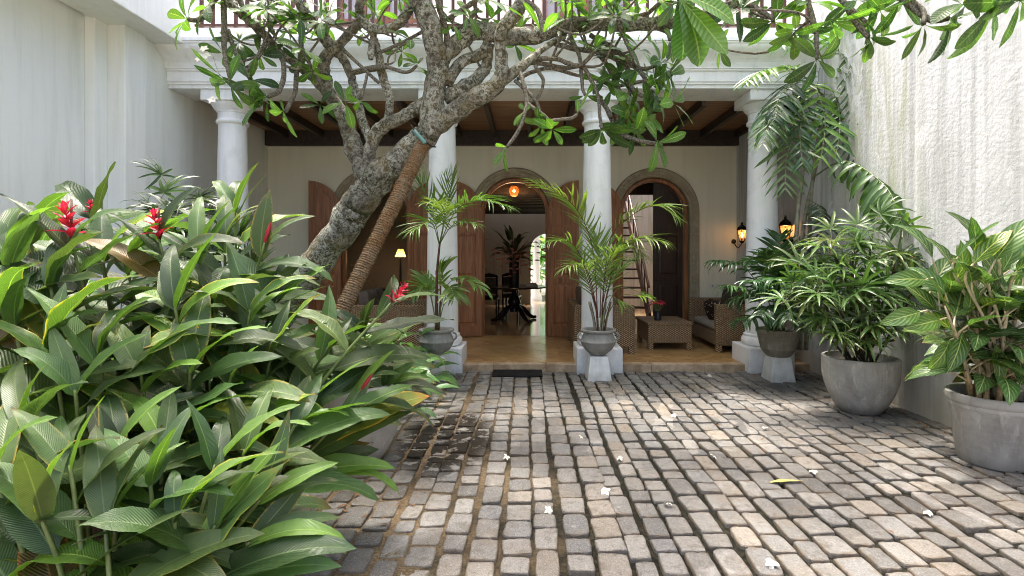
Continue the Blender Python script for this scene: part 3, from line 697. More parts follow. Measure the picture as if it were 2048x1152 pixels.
GIN = variants('leaf', 'ginger_leaf', 10, lambda i: leaf_mb(1, rl.uniform(.20, .275), lance, 10, rl.uniform(15, 85), rl.uniform(6, 22), rl.uniform(.02, .07), rl.uniform(0, 6), rl.uniform(-25, 25)))
FRA = variants('leaf', 'frangi_leaf', 7, lambda i: leaf_mb(1, rl.uniform(.27, .36), obov, 9, rl.uniform(5, 55), rl.uniform(2, 14), rl.uniform(.0, .03), rl.uniform(0, 6), rl.uniform(-20, 20)))
AGL = variants('leaf', 'agla_leaf', 6, lambda i: leaf_mb(1, rl.uniform(.38, .46), ovate, 9, rl.uniform(15, 60), rl.uniform(5, 16), rl.uniform(.01, .03), rl.uniform(0, 6), rl.uniform(-15, 15)))
LIL = variants('leaf', 'lily_leaf', 6, lambda i: leaf_mb(1, rl.uniform(.26, .34), ovate, 7, rl.uniform(25, 80), rl.uniform(8, 20), .03, rl.uniform(0, 6), rl.uniform(-15, 15), 2))
BRA = variants('bract', 'red_bract', 4, lambda i: leaf_mb(1, rl.uniform(.34, .44), ovate, 6, rl.uniform(-10, 35), 18, .02, i, 0, 2))
def rv(r, a): return r.uniform(-a, a)
def hdir(az): return Vector((math.cos(az), math.sin(az), 0))
def green(r, lo=.75, hi=1.25, warm=.12):
    k = r.uniform(lo, hi); w = rv(r, warm); return (k * (1 + w), k, k * (1 - abs(w)))

# ================================================================ RED GINGER PLANTS
def flower(parent, p, d, size, rr, n=15):
    f = bpy.data.objects.new('flower', MB().tube([Vector((0, 0, 0)), Vector((0, 0, size))], [.008, .004], 6).mesh('flower', 'stem_red', 179)); COL.objects.link(f)
    f.parent = parent; f['_o'] = tuple(p); f.matrix_basis = Matrix.Translation(p - Vector(parent['_o'])); f['_o'] = (0, 0, 0)
    d = d.normalized(); q = d.to_track_quat('Z', 'Y')
    for k in range(n):
        u = k / (n - 1); az = k * 2.4; s_ = size * (.56 - .24 * u); el = R(22 + 50 * u + rv(rr, 14))
        dr = q @ Vector((math.cos(az) * math.cos(el), math.sin(az) * math.cos(el), math.sin(el)))
        inst(BRA[k % 4], 'bract', f, q @ Vector((0, 0, size * (.04 + .70 * u))), dr, d, s_, (rr.uniform(.8, 1.2), rr.uniform(.7, 1.2), rr.uniform(.8, 1.3)))
def bud(parent, p, d, size):
    q = d.to_track_quat('Z', 'Y')
    g = MB().lathe(0, 0, [(.006, 0), (.011, size * .2), (.013, size * .5), (.009, size * .8), (.001, size)], 10)
    g.xform(Matrix.Translation(p - Vector(parent['_o'])) @ q.to_matrix().to_4x4()); g.build('flower_bud', 'red_bract', parent, 60, 0, False)
def ginger(label, stems, seed, lenr=(.44, .62), group='red ginger plants in the bed'):
    rr = random.Random(seed); b0 = stems[0]['b']; root = thing('ginger_plant', label, 'ginger plant', (b0.x, b0.y, 0), group)
    for s_ in stems:
        b, tp = s_['b'], s_['t']; L = (tp - b).length
        mid = (b + tp) / 2 + Vector((b.x - tp.x, b.y - tp.y, 0)) * .18 + Vector((rv(rr, .03), rv(rr, .03), .06 * L))
        pts = spline([b, mid, tp], 8); rs = [.014 - .007 * i / (len(pts) - 1) for i in range(len(pts))]
        MB().tube(pts, rs, 7).build('stem', 'stem_green', root, 179)
        az = s_.get('az', rr.uniform(-.55, .55)); n = max(4, int(L * .82 / s_.get('gap', .115))); lo = s_.get('from', .22)
        for k in range(n):
            u = lo + (1 - lo) * (k + .5) / n; fi = u * (len(pts) - 1); i = min(int(fi), len(pts) - 2); p = pts[i].lerp(pts[i + 1], fi - i)
            sd = (pts[i + 1] - pts[i]).normalized(); side = hdir(az + rv(rr, .35)) * (1 if k % 2 else -1)
            op = R(rr.uniform(32, 62) if u < .85 else rr.uniform(12, 35))
            d = sd * math.cos(op) + side * math.sin(op); ln = rr.uniform(*lenr) * (.72 + .5 * math.sin(math.pi * min(1, u * 1.05)))
            young = rr.random() < .10; tint = green(rr, .5, 1.3, .16) if not young else (1.9, 2.0, 1.0)
            if rr.random() < .05: tint = (2.6, 1.8, .8)
            if rr.random() < .03: tint = (1.9, .75, .6)
            inst(GIN[rr.randrange(10)], 'leaf', root, p, d, sd + Vector((0, -.25, .3)) + Vector((rv(rr, .25), rv(rr, .25), 0)), (ln * rr.uniform(.95, 1.5), ln, ln), tint)
        if not s_.get('fl') and not s_.get('bud'):
            sd = (pts[-1] - pts[-2]).normalized()
            for k in range(2):
                d = sd + hdir(az + 2.1 * k + rv(rr, .5)) * rr.uniform(.15, .5); ln = rr.uniform(*lenr) * rr.uniform(.6, 1.0)
                inst(GIN[rr.randrange(10)], 'leaf', root, pts[-1] - sd * .03, d, hdir(az + 2.1 * k) * -1 + Vector((0, -.3, .2)), (ln * rr.uniform(.8, 1.2), ln, ln), green(rr, .6, 1.4, .15) if k else (1.6, 1.7, .95))
        if s_.get('fl'): flower(root, tp, tp - mid, s_['fl'], rr)
        if s_.get('bud'): bud(root, tp, (tp - mid).normalized(), s_['bud'])
    return root
def st(px, py, Y, bx, by=None, **k):
    tp = P(px, py, Y); by = by or Y + .1
    return dict(t=tp, b=Vector(((bx - CX) * by / F, by, -.02)), **k)
ginger('tall ginger plant with open red flower spike against the plain white wall', [
    st(143, 478, 2.75, 230, fl=.21, az=.1), st(60, 480, 2.85, 150), st(10, 500, 2.7, 90), st(205, 520, 2.95, 260), st(100, 570, 2.6, 170), st(185, 430, 3.3, 250, fl=.10, lo=.5)], 1)
ginger('tall ginger plant with open red flower before the shaded grey wall', [
    st(318, 478, 2.95, 372, fl=.18, az=.05), st(395, 500, 3.1, 420), st(255, 540, 3.0, 330), st(350, 610, 2.7, 380), st(300, 500, 3.4, 350)], 2)
ginger('ginger plant with a slim closed red bud beside the first column', [
    st(530, 485, 3.2, 440, bud=.13, az=.0), st(450, 470, 3.3, 430), st(555, 600, 3.2, 450), st(430, 590, 3.0, 430), st(500, 620, 2.9, 450), st(470, 420, 3.6, 470)], 3)
ginger('ginger stem leaning out with a pink red flower before the dark doorway', [
    st(783, 605, 3.0, 545, 2.95, fl=.145, az=.3), st(660, 690, 3.1, 530, 3.1)], 4, (.42, .58))
ginger('ginger plant with small red bud hanging over the big grey pot', [
    st(722, 778, 2.85, 540, 2.75, bud=.10, az=.3), st(680, 840, 2.75, 500, 2.7), st(590, 850, 2.6, 480, 2.5), st(660, 790, 3.0, 530, 2.9), st(600, 820, 2.8, 520, 2.7)], 5, (.42, .58))
ginger('leafy flowerless ginger plant in the bottom left corner', [
    st(50, 850, 2.15, 130, 2.15), st(140, 930, 2.0, 170, 1.95), st(-10, 960, 2.0, 60, 2.0), st(230, 900, 2.2, 230, 2.2), st(80, 1030, 1.9, 120, 1.9), st(210, 1040, 1.95, 220, 1.9), st(-60, 800, 2.3, 40, 2.3)], 6, (.38, .54))
ginger('ginger plant with yellow-edged leaves drooping onto the cobbles', [
    st(330, 880, 2.3, 330, 2.3), st(430, 930, 2.2, 380, 2.1), st(490, 900, 2.35, 400, 2.3), st(520, 1000, 2.2, 390, 2.15), st(430, 1050, 2.05, 380, 2.0), st(350, 1030, 2.0, 350, 1.95), st(500, 1085, 2.15, 380, 2.1, gap=.09), st(300, 960, 2.1, 310, 2.1)], 7, (.38, .52))
ginger('dense flowerless ginger plant at the left edge below the red flowers', [
    st(20, 620, 2.5, 90), st(100, 690, 2.4, 150), st(200, 700, 2.45, 230), st(280, 740, 2.5, 300), st(380, 740, 2.6, 380), st(460, 760, 2.7, 430), st(-40, 620, 2.6, 40), st(150, 780, 2.3, 190), st(540, 720, 2.9, 490), st(330, 690, 2.9, 360)], 8)
# small rosette plants around the tree foot -----------------------------------
def lily(label, px, py, Y, n, size, seed, spread=1.0, tint=1.0, mesh=LIL, cat='leafy plant', name='leafy_plant', group='low leafy plants in the bed', up=.25):
    rr = random.Random(seed); b = P(px, py, Y); b.z = 0; root = thing(name, label, cat, (b.x, b.y, 0), group)
    for k in range(n):
        az = k * 2.4 + rv(rr, .4); u = (k + .5) / n; h = size * rr.uniform(.35, 1.1) * (1.15 - .6 * u); rad = size * .55 * spread * u ** .6
        p0 = Vector((b.x, b.y, 0)); p1 = p0 + hdir(az) * rad + Vector((0, 0, h))
        MB().tube(spline([p0, p0.lerp(p1, .5) + Vector((0, 0, h * .18)), p1], 3), [.006, .005, .005, .004, .004, .004, .004], 4, False).build('stalk', 'stem_green', root, 179)
        d = hdir(az + rv(rr, .3)) + Vector((0, 0, rr.uniform(-.1, .55) + up * (1 - u))); s_ = size * rr.uniform(.42, .62)
        tt = green(rr, .8 * tint, 1.35 * tint); inst(mesh[rr.randrange(len(mesh))], 'leaf', root, p1, d, (0, -.3, 1), s_, tt)
    return root
LB = [(690, 6.0, 'low green leafy plant right of the rope-wrapped pole', .62, 700), (760, 6.2, 'low green leafy plant in front of the wicker sofa back', .62, 690), (820, 6.35, 'low leafy plant touching the urn of the slender palm', .55, 700),
      (640, 5.2, 'low leafy plant at the foot of the rope-wrapped pole', .62, 740), (715, 5.4, 'pale leafy plant behind the leaning ginger flower', .62, 740), (785, 5.6, 'dark leafy plant at the edge of the cobbles by the urn', .58, 740),
      (560, 5.5, 'leafy plant hiding the foot of the tree trunk', .6, 700), (480, 5.2, 'leafy plant left of the tree trunk', .8, 690), (590, 4.6, 'leafy plant behind the big grey pot of the bed', .7, 780), (760, 4.95, 'small leafy plant behind the rim of the bed pot', .5, 790)]
for k, (px, Y, lab, sz, py) in enumerate(LB): lily(lab, px, py, Y, 30, sz * 1.12, 40 + k, 1.25)
# big paddle leaves and lime leaves at the far left ------------------------------
lily('dark broad-leaved shrub rising at the left edge before the white wall', 35, 420, 4.0, 14, 1.6, 71, .55, .55, FRA, 'shrub', 'broad_leaved_shrub', 'shrubs by the left wall', .5)
lily('lime green broad-leaved shrub behind the tallest red flower', 120, 420, 3.9, 16, 1.62, 72, .6, 1.3, FRA, 'shrub', 'broad_leaved_shrub', 'shrubs by the left wall', .4)
lily('mid green shrub in front of the white pilaster', 215, 440, 4.3, 16, 1.7, 73, .6, 1.0, GIN, 'shrub', 'broad_leaved_shrub', 'shrubs by the left wall', .3)
# grey pot of the bed -----------------------------------------------------------
def bowl(name, label, cx, cy, r, h, foot, mat='concrete', group=None, cat='pot'):
    root = thing(name, label, cat, (cx, cy, 0), group); pr = [(foot, .012)]
    for i in range(1, 15):
        u = i / 14; pr.append((foot + (r - foot) * math.sin(math.pi / 2 * min(1, u * 1.25)) ** .8, .012 + h * u))
    pr += [(r - .004, h + .018), (r - .03, h + .02), (r - .035, h - .02), (r - .06, h - .08)]
    MB().lathe(cx, cy, pr, 40, False).build('pot_body', mat, root, 60)
    MB().lathe(cx, cy, [(.001, h - .06), (r - .04, h - .065)], 30, False).build('potting_soil', 'soil', root)
    MB().lathe(cx, cy, [(.001, .012), (foot, .012)], 30, False).build('pot_foot', mat, root)
    return root
bp = bowl('planter_pot', 'large round grey pot half hidden under the ginger leaves', -1.34, 4.15, .35, .60, .19)
ginger('flowerless ginger plant spilling out of the big round grey pot', [
    dict(t=P(a, b_, 4.0), b=Vector((-1.34 + dx, 4.15 + dy, .5)), gap=.075) for a, b_, dx, dy in ((700, 690, .05, -.1), (745, 735, .12, .0), (655, 700, -.1, .05), (770, 770, .18, -.1), (690, 770, .0, -.2), (640, 760, -.12, -.15), (725, 660, .05, .12))], 9, (.38, .52))
# ================================================================ FRANGIPANI TREE
TR = thing('frangipani_tree', 'old frangipani tree with lichened leaning trunk and twisting branches', 'tree', (P(455, 800, 5.8).x, 5.8, 0))
rt = random.Random(21); SKEL = []
def limb(name, pts, per=5, n=10, mat='bark', lump=.16):
    ps = [P(a, b, y) for a, b, y, r in pts]; rs = [r * y / F for a, b, y, r in pts]
    ps = spline(ps, per); rs = spline_r(rs, per)
    for k in range(1, len(ps) - 1): ps[k] += Vector((rv(rt, 1), rv(rt, 1), rv(rt, 1))) * rs[k] * .12
    ob = MB().tube(ps, rs, n, True, lump, rt.uniform(0, 50)).build(name, mat, TR, 179)
    for p, r in zip(ps, rs): SKEL.append((p, r))
    return ps
limb('trunk', [(430, 850, 5.85, 50), (470, 775, 5.8, 42), (520, 690, 5.7, 35), (585, 590, 5.5, 32), (640, 515, 5.4, 30), (688, 452, 5.35, 30), (715, 408, 5.3, 34), (760, 352, 5.2, 29), (808, 312, 5.1, 26), (852, 270, 5.05, 24), (872, 240, 5.0, 23)], 7, 18, 'bark', .13)
for nm, pts in [
    ('limb', [(868, 255, 5.0, 26), (866, 200, 4.95, 23), (875, 130, 4.9, 21), (866, 70, 4.8, 21), (842, 10, 4.75, 22), (822, -60, 4.7, 20), (800, -150, 4.75, 15), (770, -260, 4.9, 9)]),
    ('limb', [(858, 262, 5.0, 22), (905, 226, 4.9, 20), (958, 192, 4.8, 19), (1000, 163, 4.7, 17), (1003, 125, 4.65, 13), (1000, 88, 4.6, 12), (1004, 62, 4.55, 13), (1027, 32, 4.5, 15), (1046, -5, 4.45, 14), (1070, -80, 4.4, 11), (1090, -180, 4.4, 7)]),
    ('limb', [(885, 120, 4.9, 14), (915, 86, 4.95, 17), (950, 63, 5.0, 18), (985, 66, 5.0, 18), (1030, 74, 4.95, 17), (1078, 70, 4.9, 16), (1120, 54, 4.85, 15), (1200, 46, 4.75, 15), (1262, 48, 4.65, 14), (1350, 44, 4.5, 12), (1420, 28, 4.35, 11), (1482, -2, 4.25, 10), (1560, -50, 4.1, 8)]),
    ('branch', [(893, 165, 4.95, 13), (925, 124, 5.0, 11), (965, 106, 5.05, 11), (975, 85, 5.05, 9), (982, 64, 5.0, 9)]),
    ('branch', [(888, 196, 5.0, 15), (940, 166, 5.05, 14), (968, 140, 5.1, 12), (976, 118, 5.1, 9), (978, 90, 5.05, 9)]),
    ('branch', [(1000, 163, 4.7, 13), (1040, 137, 4.7, 10), (1060, 119, 4.75, 8), (1082, 102, 4.8, 6), (1104, 86, 4.85, 6), (1130, 72, 4.85, 6)]),
    ('limb', [(735, 352, 5.25, 26), (722, 325, 5.3, 20), (706, 290, 5.3, 18), (695, 250, 5.3, 16), (679, 222, 5.3, 14), (656, 188, 5.3, 12), (635, 162, 5.25, 11), (602, 135, 5.2, 10), (557, 103, 5.1, 9), (528, 70, 5.0, 9), (497, 40, 4.9, 9), (465, 12, 4.8, 8), (430, -30, 4.7, 7), (380, -110, 4.6, 5)]),
    ('limb', [(733, 335, 5.25, 16), (738, 310, 5.2, 13), (745, 285, 5.2, 13), (752, 266, 5.2, 13), (775, 248, 5.15, 13), (802, 236, 5.1, 12), (830, 219, 5.05, 13), (858, 203, 5.0, 14)]),
    ('branch', [(776, 246, 5.15, 10), (780, 215, 5.15, 8), (777, 188, 5.15, 8), (767, 158, 5.15, 9), (759, 120, 5.15, 8), (754, 98, 5.15, 8), (748, 75, 5.1, 6), (742, 58, 5.05, 8)]),
    ('branch', [(820, 12, 4.8, 10), (810, 32, 4.85, 10), (793, 50, 4.95, 9), (767, 60, 5.0, 9), (741, 55, 5.05, 10), (723, 40, 5.1, 10), (719, 15, 5.1, 9), (724, -10, 5.1, 9), (735, -70, 5.1, 6)]),
    ('branch', [(722, 40, 5.1, 10), (705, 60, 5.15, 9), (682, 86, 5.2, 9), (664, 104, 5.25, 10)]),
    ('branch', [(748, 290, 5.25, 10), (732, 262, 5.3, 9), (722, 235, 5.3, 9), (712, 186, 5.3, 8), (700, 149, 5.3, 8), (684, 114, 5.3, 9), (668, 98, 5.28, 13), (650, 76, 5.25, 12), (634, 54, 5.2, 9), (616, 30, 5.1, 8), (598, 8, 5.0, 8), (575, -50, 4.9, 6)]),
    ('branch', [(662, 98, 5.28, 12), (652, 112, 5.28, 12), (648, 140, 5.28, 12), (655, 168, 5.28, 11), (664, 196, 5.3, 10)]),
    ('branch', [(746, 70, 5.1, 5), (743, 92, 5.08, 6), (742, 106, 5.05, 8), (741, 119, 5.05, 4)])]:
    limb(nm, pts, 5, 12 if nm == 'limb' else 10)
TW = [[(683, 96, 5.2, 4), (720, 131, 5.1, 3.5), (758, 166, 5.1, 3.5)], [(762, 104, 5.1, 3.5), (800, 87, 5.0, 3.2), (845, 63, 4.9, 3.5)],
    [(703, 146, 5.3, 6), (728, 140, 5.2, 6), (748, 136, 5.1, 7), (776, 135, 5.0, 4), (812, 145, 4.9, 3.5), (834, 131, 4.85, 3)],
    [(735, 146, 5.1, 3), (729, 172, 5.0, 3), (722, 200, 5.0, 2.5)],
    [(1038, 138, 4.7, 5), (1047, 165, 4.6, 4.5), (1054, 203, 4.55, 4.5), (1050, 224, 4.5, 4), (1039, 257, 4.45, 4), (1014, 294, 4.4, 3.2)],
    [(1030, 162, 4.7, 4), (1058, 186, 4.6, 4), (1074, 206, 4.6, 3.5), (1081, 228, 4.6, 3), (1083, 250, 4.6, 3)],
    [(1054, 205, 4.55, 4), (1072, 220, 4.5, 4), (1092, 235, 4.5, 4), (1105, 256, 4.5, 4)], [(1100, 241, 4.5, 3.5), (1125, 239, 4.45, 3.5), (1144, 236, 4.4, 3.5), (1155, 228, 4.4, 3)],
    [(1070, 130, 4.75, 4), (1080, 148, 4.75, 4), (1087, 163, 4.75, 3.5), (1079, 190, 4.75, 3), (1060, 206, 4.75, 2.5)],
    [(1060, 120, 4.8, 5), (1085, 117, 4.8, 4.5), (1116, 119, 4.75, 4.5), (1146, 130, 4.7, 4.5), (1165, 128, 4.65, 4.5), (1188, 104, 4.6, 4)],
    [(1062, 126, 4.8, 4.5), (1090, 128, 4.85, 4.5), (1130, 136, 4.85, 4.5), (1160, 130, 4.7, 4)], [(1035, 158, 4.8, 4), (1070, 142, 4.85, 4), (1107, 137, 4.85, 4), (1155, 151, 4.85, 3.5), (1200, 161, 4.8, 3.5), (1225, 178, 4.8, 3)],
    [(1140, 72, 4.85, 5), (1150, 92, 4.8, 4.5), (1159, 114, 4.75, 4), (1163, 145, 4.7, 4), (1165, 176, 4.65, 3.5), (1170, 190, 4.6, 3)],
    [(1165, 128, 4.7, 4.5), (1181, 158, 4.65, 4.5), (1196, 192, 4.6, 4), (1200, 235, 4.55, 3.5), (1204, 258, 4.5, 3.5)],
    [(1110, 88, 4.9, 5), (1150, 98, 4.85, 5), (1199, 104, 4.8, 5.5), (1226, 115, 4.75, 5), (1253, 136, 4.7, 5), (1262, 165, 4.65, 4.5), (1258, 190, 4.6, 4)],
    [(1190, 100, 4.8, 5), (1215, 132, 4.75, 4.5), (1234, 173, 4.7, 5), (1247, 209, 4.65, 5), (1238, 231, 4.6, 4), (1236, 245, 4.6, 3.5)],
    [(1180, 70, 4.8, 5), (1220, 92, 4.75, 5), (1255, 120, 4.7, 5), (1285, 150, 4.6, 4.5), (1300, 175, 4.55, 4)], [(1219, 225, 4.65, 4.5), (1234, 262, 4.6, 5), (1272, 280, 4.5, 4.5), (1312, 287, 4.4, 4)],
    [(1196, 192, 4.7, 5), (1214, 218, 4.65, 5), (1222, 235, 4.6, 5)], [(1300, 52, 4.6, 6), (1332, 62, 4.55, 5), (1340, 80, 4.5, 4)], [(1250, 128, 4.7, 4), (1290, 138, 4.6, 4), (1320, 126, 4.5, 3.5)],
    [(1255, 165, 4.6, 4), (1280, 190, 4.5, 4), (1310, 196, 4.45, 3.5)], [(1235, 172, 4.7, 4), (1270, 165, 4.6, 4), (1305, 160, 4.5, 3.5)],
    [(1045, 0, 4.45, 6), (1075, 20, 4.4, 5), (1085, 62, 4.3, 5), (1084, 72, 4.3, 4)], [(895, 100, 4.9, 7), (892, 60, 4.85, 6), (880, 20, 4.8, 6), (870, -30, 4.8, 5)], [(893, 40, 4.9, 5), (930, 16, 4.9, 5), (960, -5, 4.85, 5)], [(905, 60, 5, 4), (935, 45, 4.95, 4), (955, 15, 4.9, 4)],
    [(465, -40, 4.9, 6), (448, 0, 4.85, 6), (448, 50, 4.8, 5.5), (449, 105, 4.75, 5), (457, 146, 4.7, 3.5), (460, 165, 4.7, 3)], [(455, 60, 4.9, 5), (470, 102, 4.85, 4.5), (484, 130, 4.8, 4.5), (500, 158, 4.75, 4)],
    [(470, -30, 4.9, 6), (428, 0, 4.8, 6), (418, 24, 4.75, 5.5), (398, 39, 4.7, 5), (376, 40, 4.65, 5)], [(560, 108, 5.1, 5), (567, 130, 5.0, 5), (567, 158, 4.95, 5), (557, 183, 4.9, 5), (536, 194, 4.85, 4.5)],
    [(595, 134, 5.15, 5), (592, 160, 5.1, 5), (590, 184, 5.05, 4.5), (574, 219, 5.0, 4.5), (568, 223, 5.0, 4)], [(618, 30, 5.1, 6), (603, 55, 5.05, 5), (602, 90, 5.05, 5), (599, 121, 5.05, 4)], [(601, 92, 5.1, 4), (612, 112, 5.05, 4), (625, 141, 5.0, 3.5)],
    [(498, 42, 4.9, 6), (486, 20, 4.9, 5), (478, -15, 4.9, 5)], [(1560, -50, 4.1, 8), (1610, -30, 4.0, 6), (1618, 10, 4.0, 5), (1630, 55, 3.95, 5), (1633, 90, 3.9, 4.5), (1634, 118, 3.9, 4)], [(1560, -55, 4.1, 8), (1640, -50, 4.0, 7), (1680, -5, 3.9, 6), (1711, 43, 3.85, 6), (1737, 74, 3.8, 5)],
    [(1640, -55, 4.0, 7), (1740, -50, 3.9, 7), (1825, 15, 3.7, 6), (1862, 40, 3.65, 6), (1898, 36, 3.6, 6)], [(1800, -15, 3.75, 5), (1845, 20, 3.65, 5), (1847, 48, 3.6, 5)], [(1740, -60, 3.9, 7), (1880, -70, 3.7, 6), (1960, -5, 3.5, 6), (1985, 16, 3.45, 6)],
    [(1482, -2, 4.25, 6), (1520, 20, 4.2, 5), (1548, 40, 4.15, 4)], [(1690, 12, 3.9, 4.5), (1708, 22, 3.85, 4.5), (1732, 44, 3.8, 4)], [(1420, 26, 4.35, 5), (1400, -60, 3.2, 6), (1370, -55, 2.2, 6), (1352, -12, 2.05, 9)],
    [(1262, 48, 4.65, 5), (1290, 30, 4.6, 4.5), (1320, 6, 4.5, 4)], [(1200, 42, 4.75, 5), (1222, 20, 4.6, 4.5), (1240, -6, 4.5, 4)]]
for tw in TW: limb('twig', tw, 4, 7, 'twig_bark', .12)
def rosette(px, py, Y, n, size, d=(0, -.1, 1), spread=65, tint=1.0, bright=.35, jit=.5):
    c0 = P(px, py, Y); d = Vector(d).normalized(); q = d.to_track_quat('Z', 'Y'); a0 = rt.uniform(0, 6)
    for k in range(n):
        az = a0 + k * 2.4 + rv(rt, jit * .4); el = R(90 - spread + rv(rt, 22)); dr = q @ Vector((math.cos(az) * math.cos(el), math.sin(az) * math.cos(el), math.sin(el)))
        s_ = size * rt.uniform(.75, 1.15); u_ = d + Vector((rv(rt, .4), rv(rt, .4) - .2, .35))
        tt = green(rt, .65 * tint, 1.1 * tint) if rt.random() > bright else (1.35 * tint, 1.4 * tint, .8 * tint)
        inst(FRA[rt.randrange(7)], 'leaf', TR, c0, dr, u_, s_, tt)
DN = (.1, -.3, -.75); UPR = (.2, -.25, .9)
for a in [(1014, 294, 4.4, 3, .25, (-.5, -.3, -.8), 30, 1.2, .8), (1052, 222, 4.5, 4, .19, (-.8, -.4, .2), 60), (1104, 258, 4.5, 8, .22, (.3, -.3, -.7), 70), (1083, 250, 4.6, 6, .22, (-.1, -.4, -.6), 65), (1155, 228, 4.4, 2, .22, (.4, -.2, .8), 25, 1.2, .9),
    (1188, 102, 4.6, 5, .33, (.1, -.3, .9), 55, 1.3, .95), (1084, 70, 4.3, 5, .36, (.1, -.25, .9), 45, 1.4, .9), (1170, 190, 4.6, 3, .2, DN, 70), (1204, 258, 4.5, 7, .26, DN, 60, .7, .1), (1236, 245, 4.6, 7, .24, DN, 65), (1258, 190, 4.6, 8, .24, (.4, -.3, .2), 75), (1300, 175, 4.55, 8, .26, (.7, -.4, .2), 65),
    (1312, 287, 4.4, 9, .26, (.6, -.4, -.3), 65, 1.0, .5), (1320, 126, 4.5, 8, .26, (.7, -.3, .3), 60, 1.1, .5), (1310, 196, 4.45, 8, .25, (.7, -.4, -.1), 60), (1305, 160, 4.5, 7, .25, (.8, -.3, .1), 60), (1222, 180, 4.75, 7, .25, (.2, -.5, .3), 75), (1340, 80, 4.5, 7, .26, (.5, -.4, -.3), 65), (1225, 120, 4.7, 6, .24, (.2, -.3, .7), 70),
    (834, 131, 4.85, 6, .16, (.3, -.4, .3), 75), (722, 202, 5.0, 5, .22, (-.2, -.4, -.5), 60, 1.1, .5), (690, 205, 5.1, 5, .24, (.1, -.5, .2), 70, 1, .4), (449, 108, 4.75, 6, .24, (-.3, -.4, -.3), 75, .8, .2), (460, 166, 4.7, 6, .28, (-.2, -.4, -.4), 75, .9, .4), (500, 160, 4.75, 6, .24, (.5, -.5, -.1), 70, .7, .1),
    (376, 40, 4.65, 8, .32, (-.7, -.3, .35), 70, 1.1, .5), (536, 194, 4.85, 7, .34, (-.8, -.4, -.1), 60, .9, .3), (567, 223, 5.0, 7, .27, (-.4, -.3, -.6), 65, 1.3, .8), (599, 122, 5.05, 7, .2, DN, 70, .7, .1), (625, 141, 5.0, 5, .2, DN, 70), (600, 40, 5.0, 9, .28, (.1, -.4, .4), 80, .9, .35), (478, 84, 4.9, 9, .24, (.2, -.5, .1), 80, .7, .15), (500, 25, 4.9, 8, .27, UPR, 75), (420, 10, 4.7, 7, .28, (-.2, -.3, .4), 75, 1, .4), (560, 25, 5.0, 7, .25, UPR, 75), (650, 25, 5.1, 6, .22, UPR, 75, .8, .2), (640, 210, 5.2, 5, .2, (.2, -.5, .0), 70, .7, .1),
    (757, 36, 5.0, 3, .22, (.1, -.3, .9), 40, 1.4, .9), (935, 30, 4.85, 7, .22, (.2, -.4, .3), 80, 1.1, .5), (965, 0, 4.8, 8, .26, UPR, 75, 1.1, .5), (905, 50, 4.9, 6, .2, (.3, -.3, .2), 80, 1.1, .6),
    (1320, 4, 4.5, 9, .28, UPR, 75, 1.2, .6), (1240, -8, 4.5, 9, .28, UPR, 75, 1.3, .7), (1140, 6, 4.5, 8, .28, UPR, 75, 1.1, .5), (1548, 42, 4.15, 8, .27, (.1, -.3, -.5), 70, .9, .3), (1634, 118, 3.9, 8, .25, DN, 70, .75, .15), (1660, 40, 3.9, 6, .28, DN, 55, 1.2, .7), (1618, 5, 4.0, 7, .24, UPR, 80, 1.1, .5),
    (1737, 74, 3.8, 8, .24, (.25, -.2, -.85), 50, .9, .2), (1732, 44, 3.8, 5, .22, (.9, -.3, .2), 50, 1.1, .5), (1847, 48, 3.6, 4, .22, (.25, -.2, -.9), 40, .9, .2), (1898, 36, 3.6, 8, .3, (.5, -.2, -.55), 60, .9, .3), (1985, 16, 3.45, 8, .34, (.2, -.3, -.45), 75, .95, .35), (1800, 0, 3.75, 7, .28, (0, -.4, -.2), 80, .9, .3), (1925, 10, 3.55, 6, .28, (.1, -.3, .5), 75, 1.1, .5), (1715, 0, 3.9, 7, .27, (0, -.4, .2), 80, .9, .3), (2040, 0, 3.4, 7, .32, DN, 60, .9, .3),
    (1275, 140, 4.6, 8, .24, (.5, -.4, .1), 75, 1.1, .5), (1255, 230, 4.55, 8, .23, (.3, -.4, -.3), 70, 1.0, .4), (1290, 220, 4.5, 7, .23, (.5, -.4, -.2), 70, 1.1, .6), (1240, 150, 4.7, 7, .22, (.1, -.6, .2), 75, .8, .3), (1280, 100, 4.65, 7, .24, (.3, -.4, .5), 75, 1.2, .6), (1335, 150, 4.5, 6, .24, (.7, -.4, -.2), 60, 1.1, .4), (1210, 160, 4.7, 6, .22, (-.1, -.5, .1), 75, .9, .3), (1270, 260, 4.5, 6, .24, (.2, -.4, -.6), 65, 1.1, .6), (1345, 205, 4.45, 6, .25, (.8, -.4, -.1), 55, 1.2, .6), (520, 110, 5.0, 7, .22, (0, -.5, -.2), 75, .7, .15), (440, 150, 4.7, 5, .26, (-.4, -.4, -.4), 70, .9, .4), (545, 60, 5.0, 6, .22, UPR, 75, .9, .3), (690, 20, 5.0, 6, .22, UPR, 75, 1.0, .4), (1590, 60, 4.0, 7, .25, DN, 65, .9, .3), (1760, 20, 3.8, 7, .26, (.1, -.3, -.4), 75, .95, .3),
    (1470, 10, 4.2, 7, .26, (.1, -.4, -.1), 75, .8, .2), (1385, 2, 4.3, 7, .28, UPR, 75, 1.2, .6)]:
    rosette(*a)
for i, (dx, dz, s_, tt) in enumerate([(.28, -.80, .26, (.55, .6, .62)), (.55, -.62, .31, (1.2, 1.2, .8)), (.42, -.72, .30, (1.0, 1.05, .7)), (.85, -.28, .27, (1.5, 1.5, .8))]):   # the big leaves close to the camera
    inst(FRA[i], 'leaf', TR, P(1352, -12, 2.05), (dx, .05 - .1 * i, dz), (.1, -1, .25), (s_ * 1.35, s_, s_), tt)
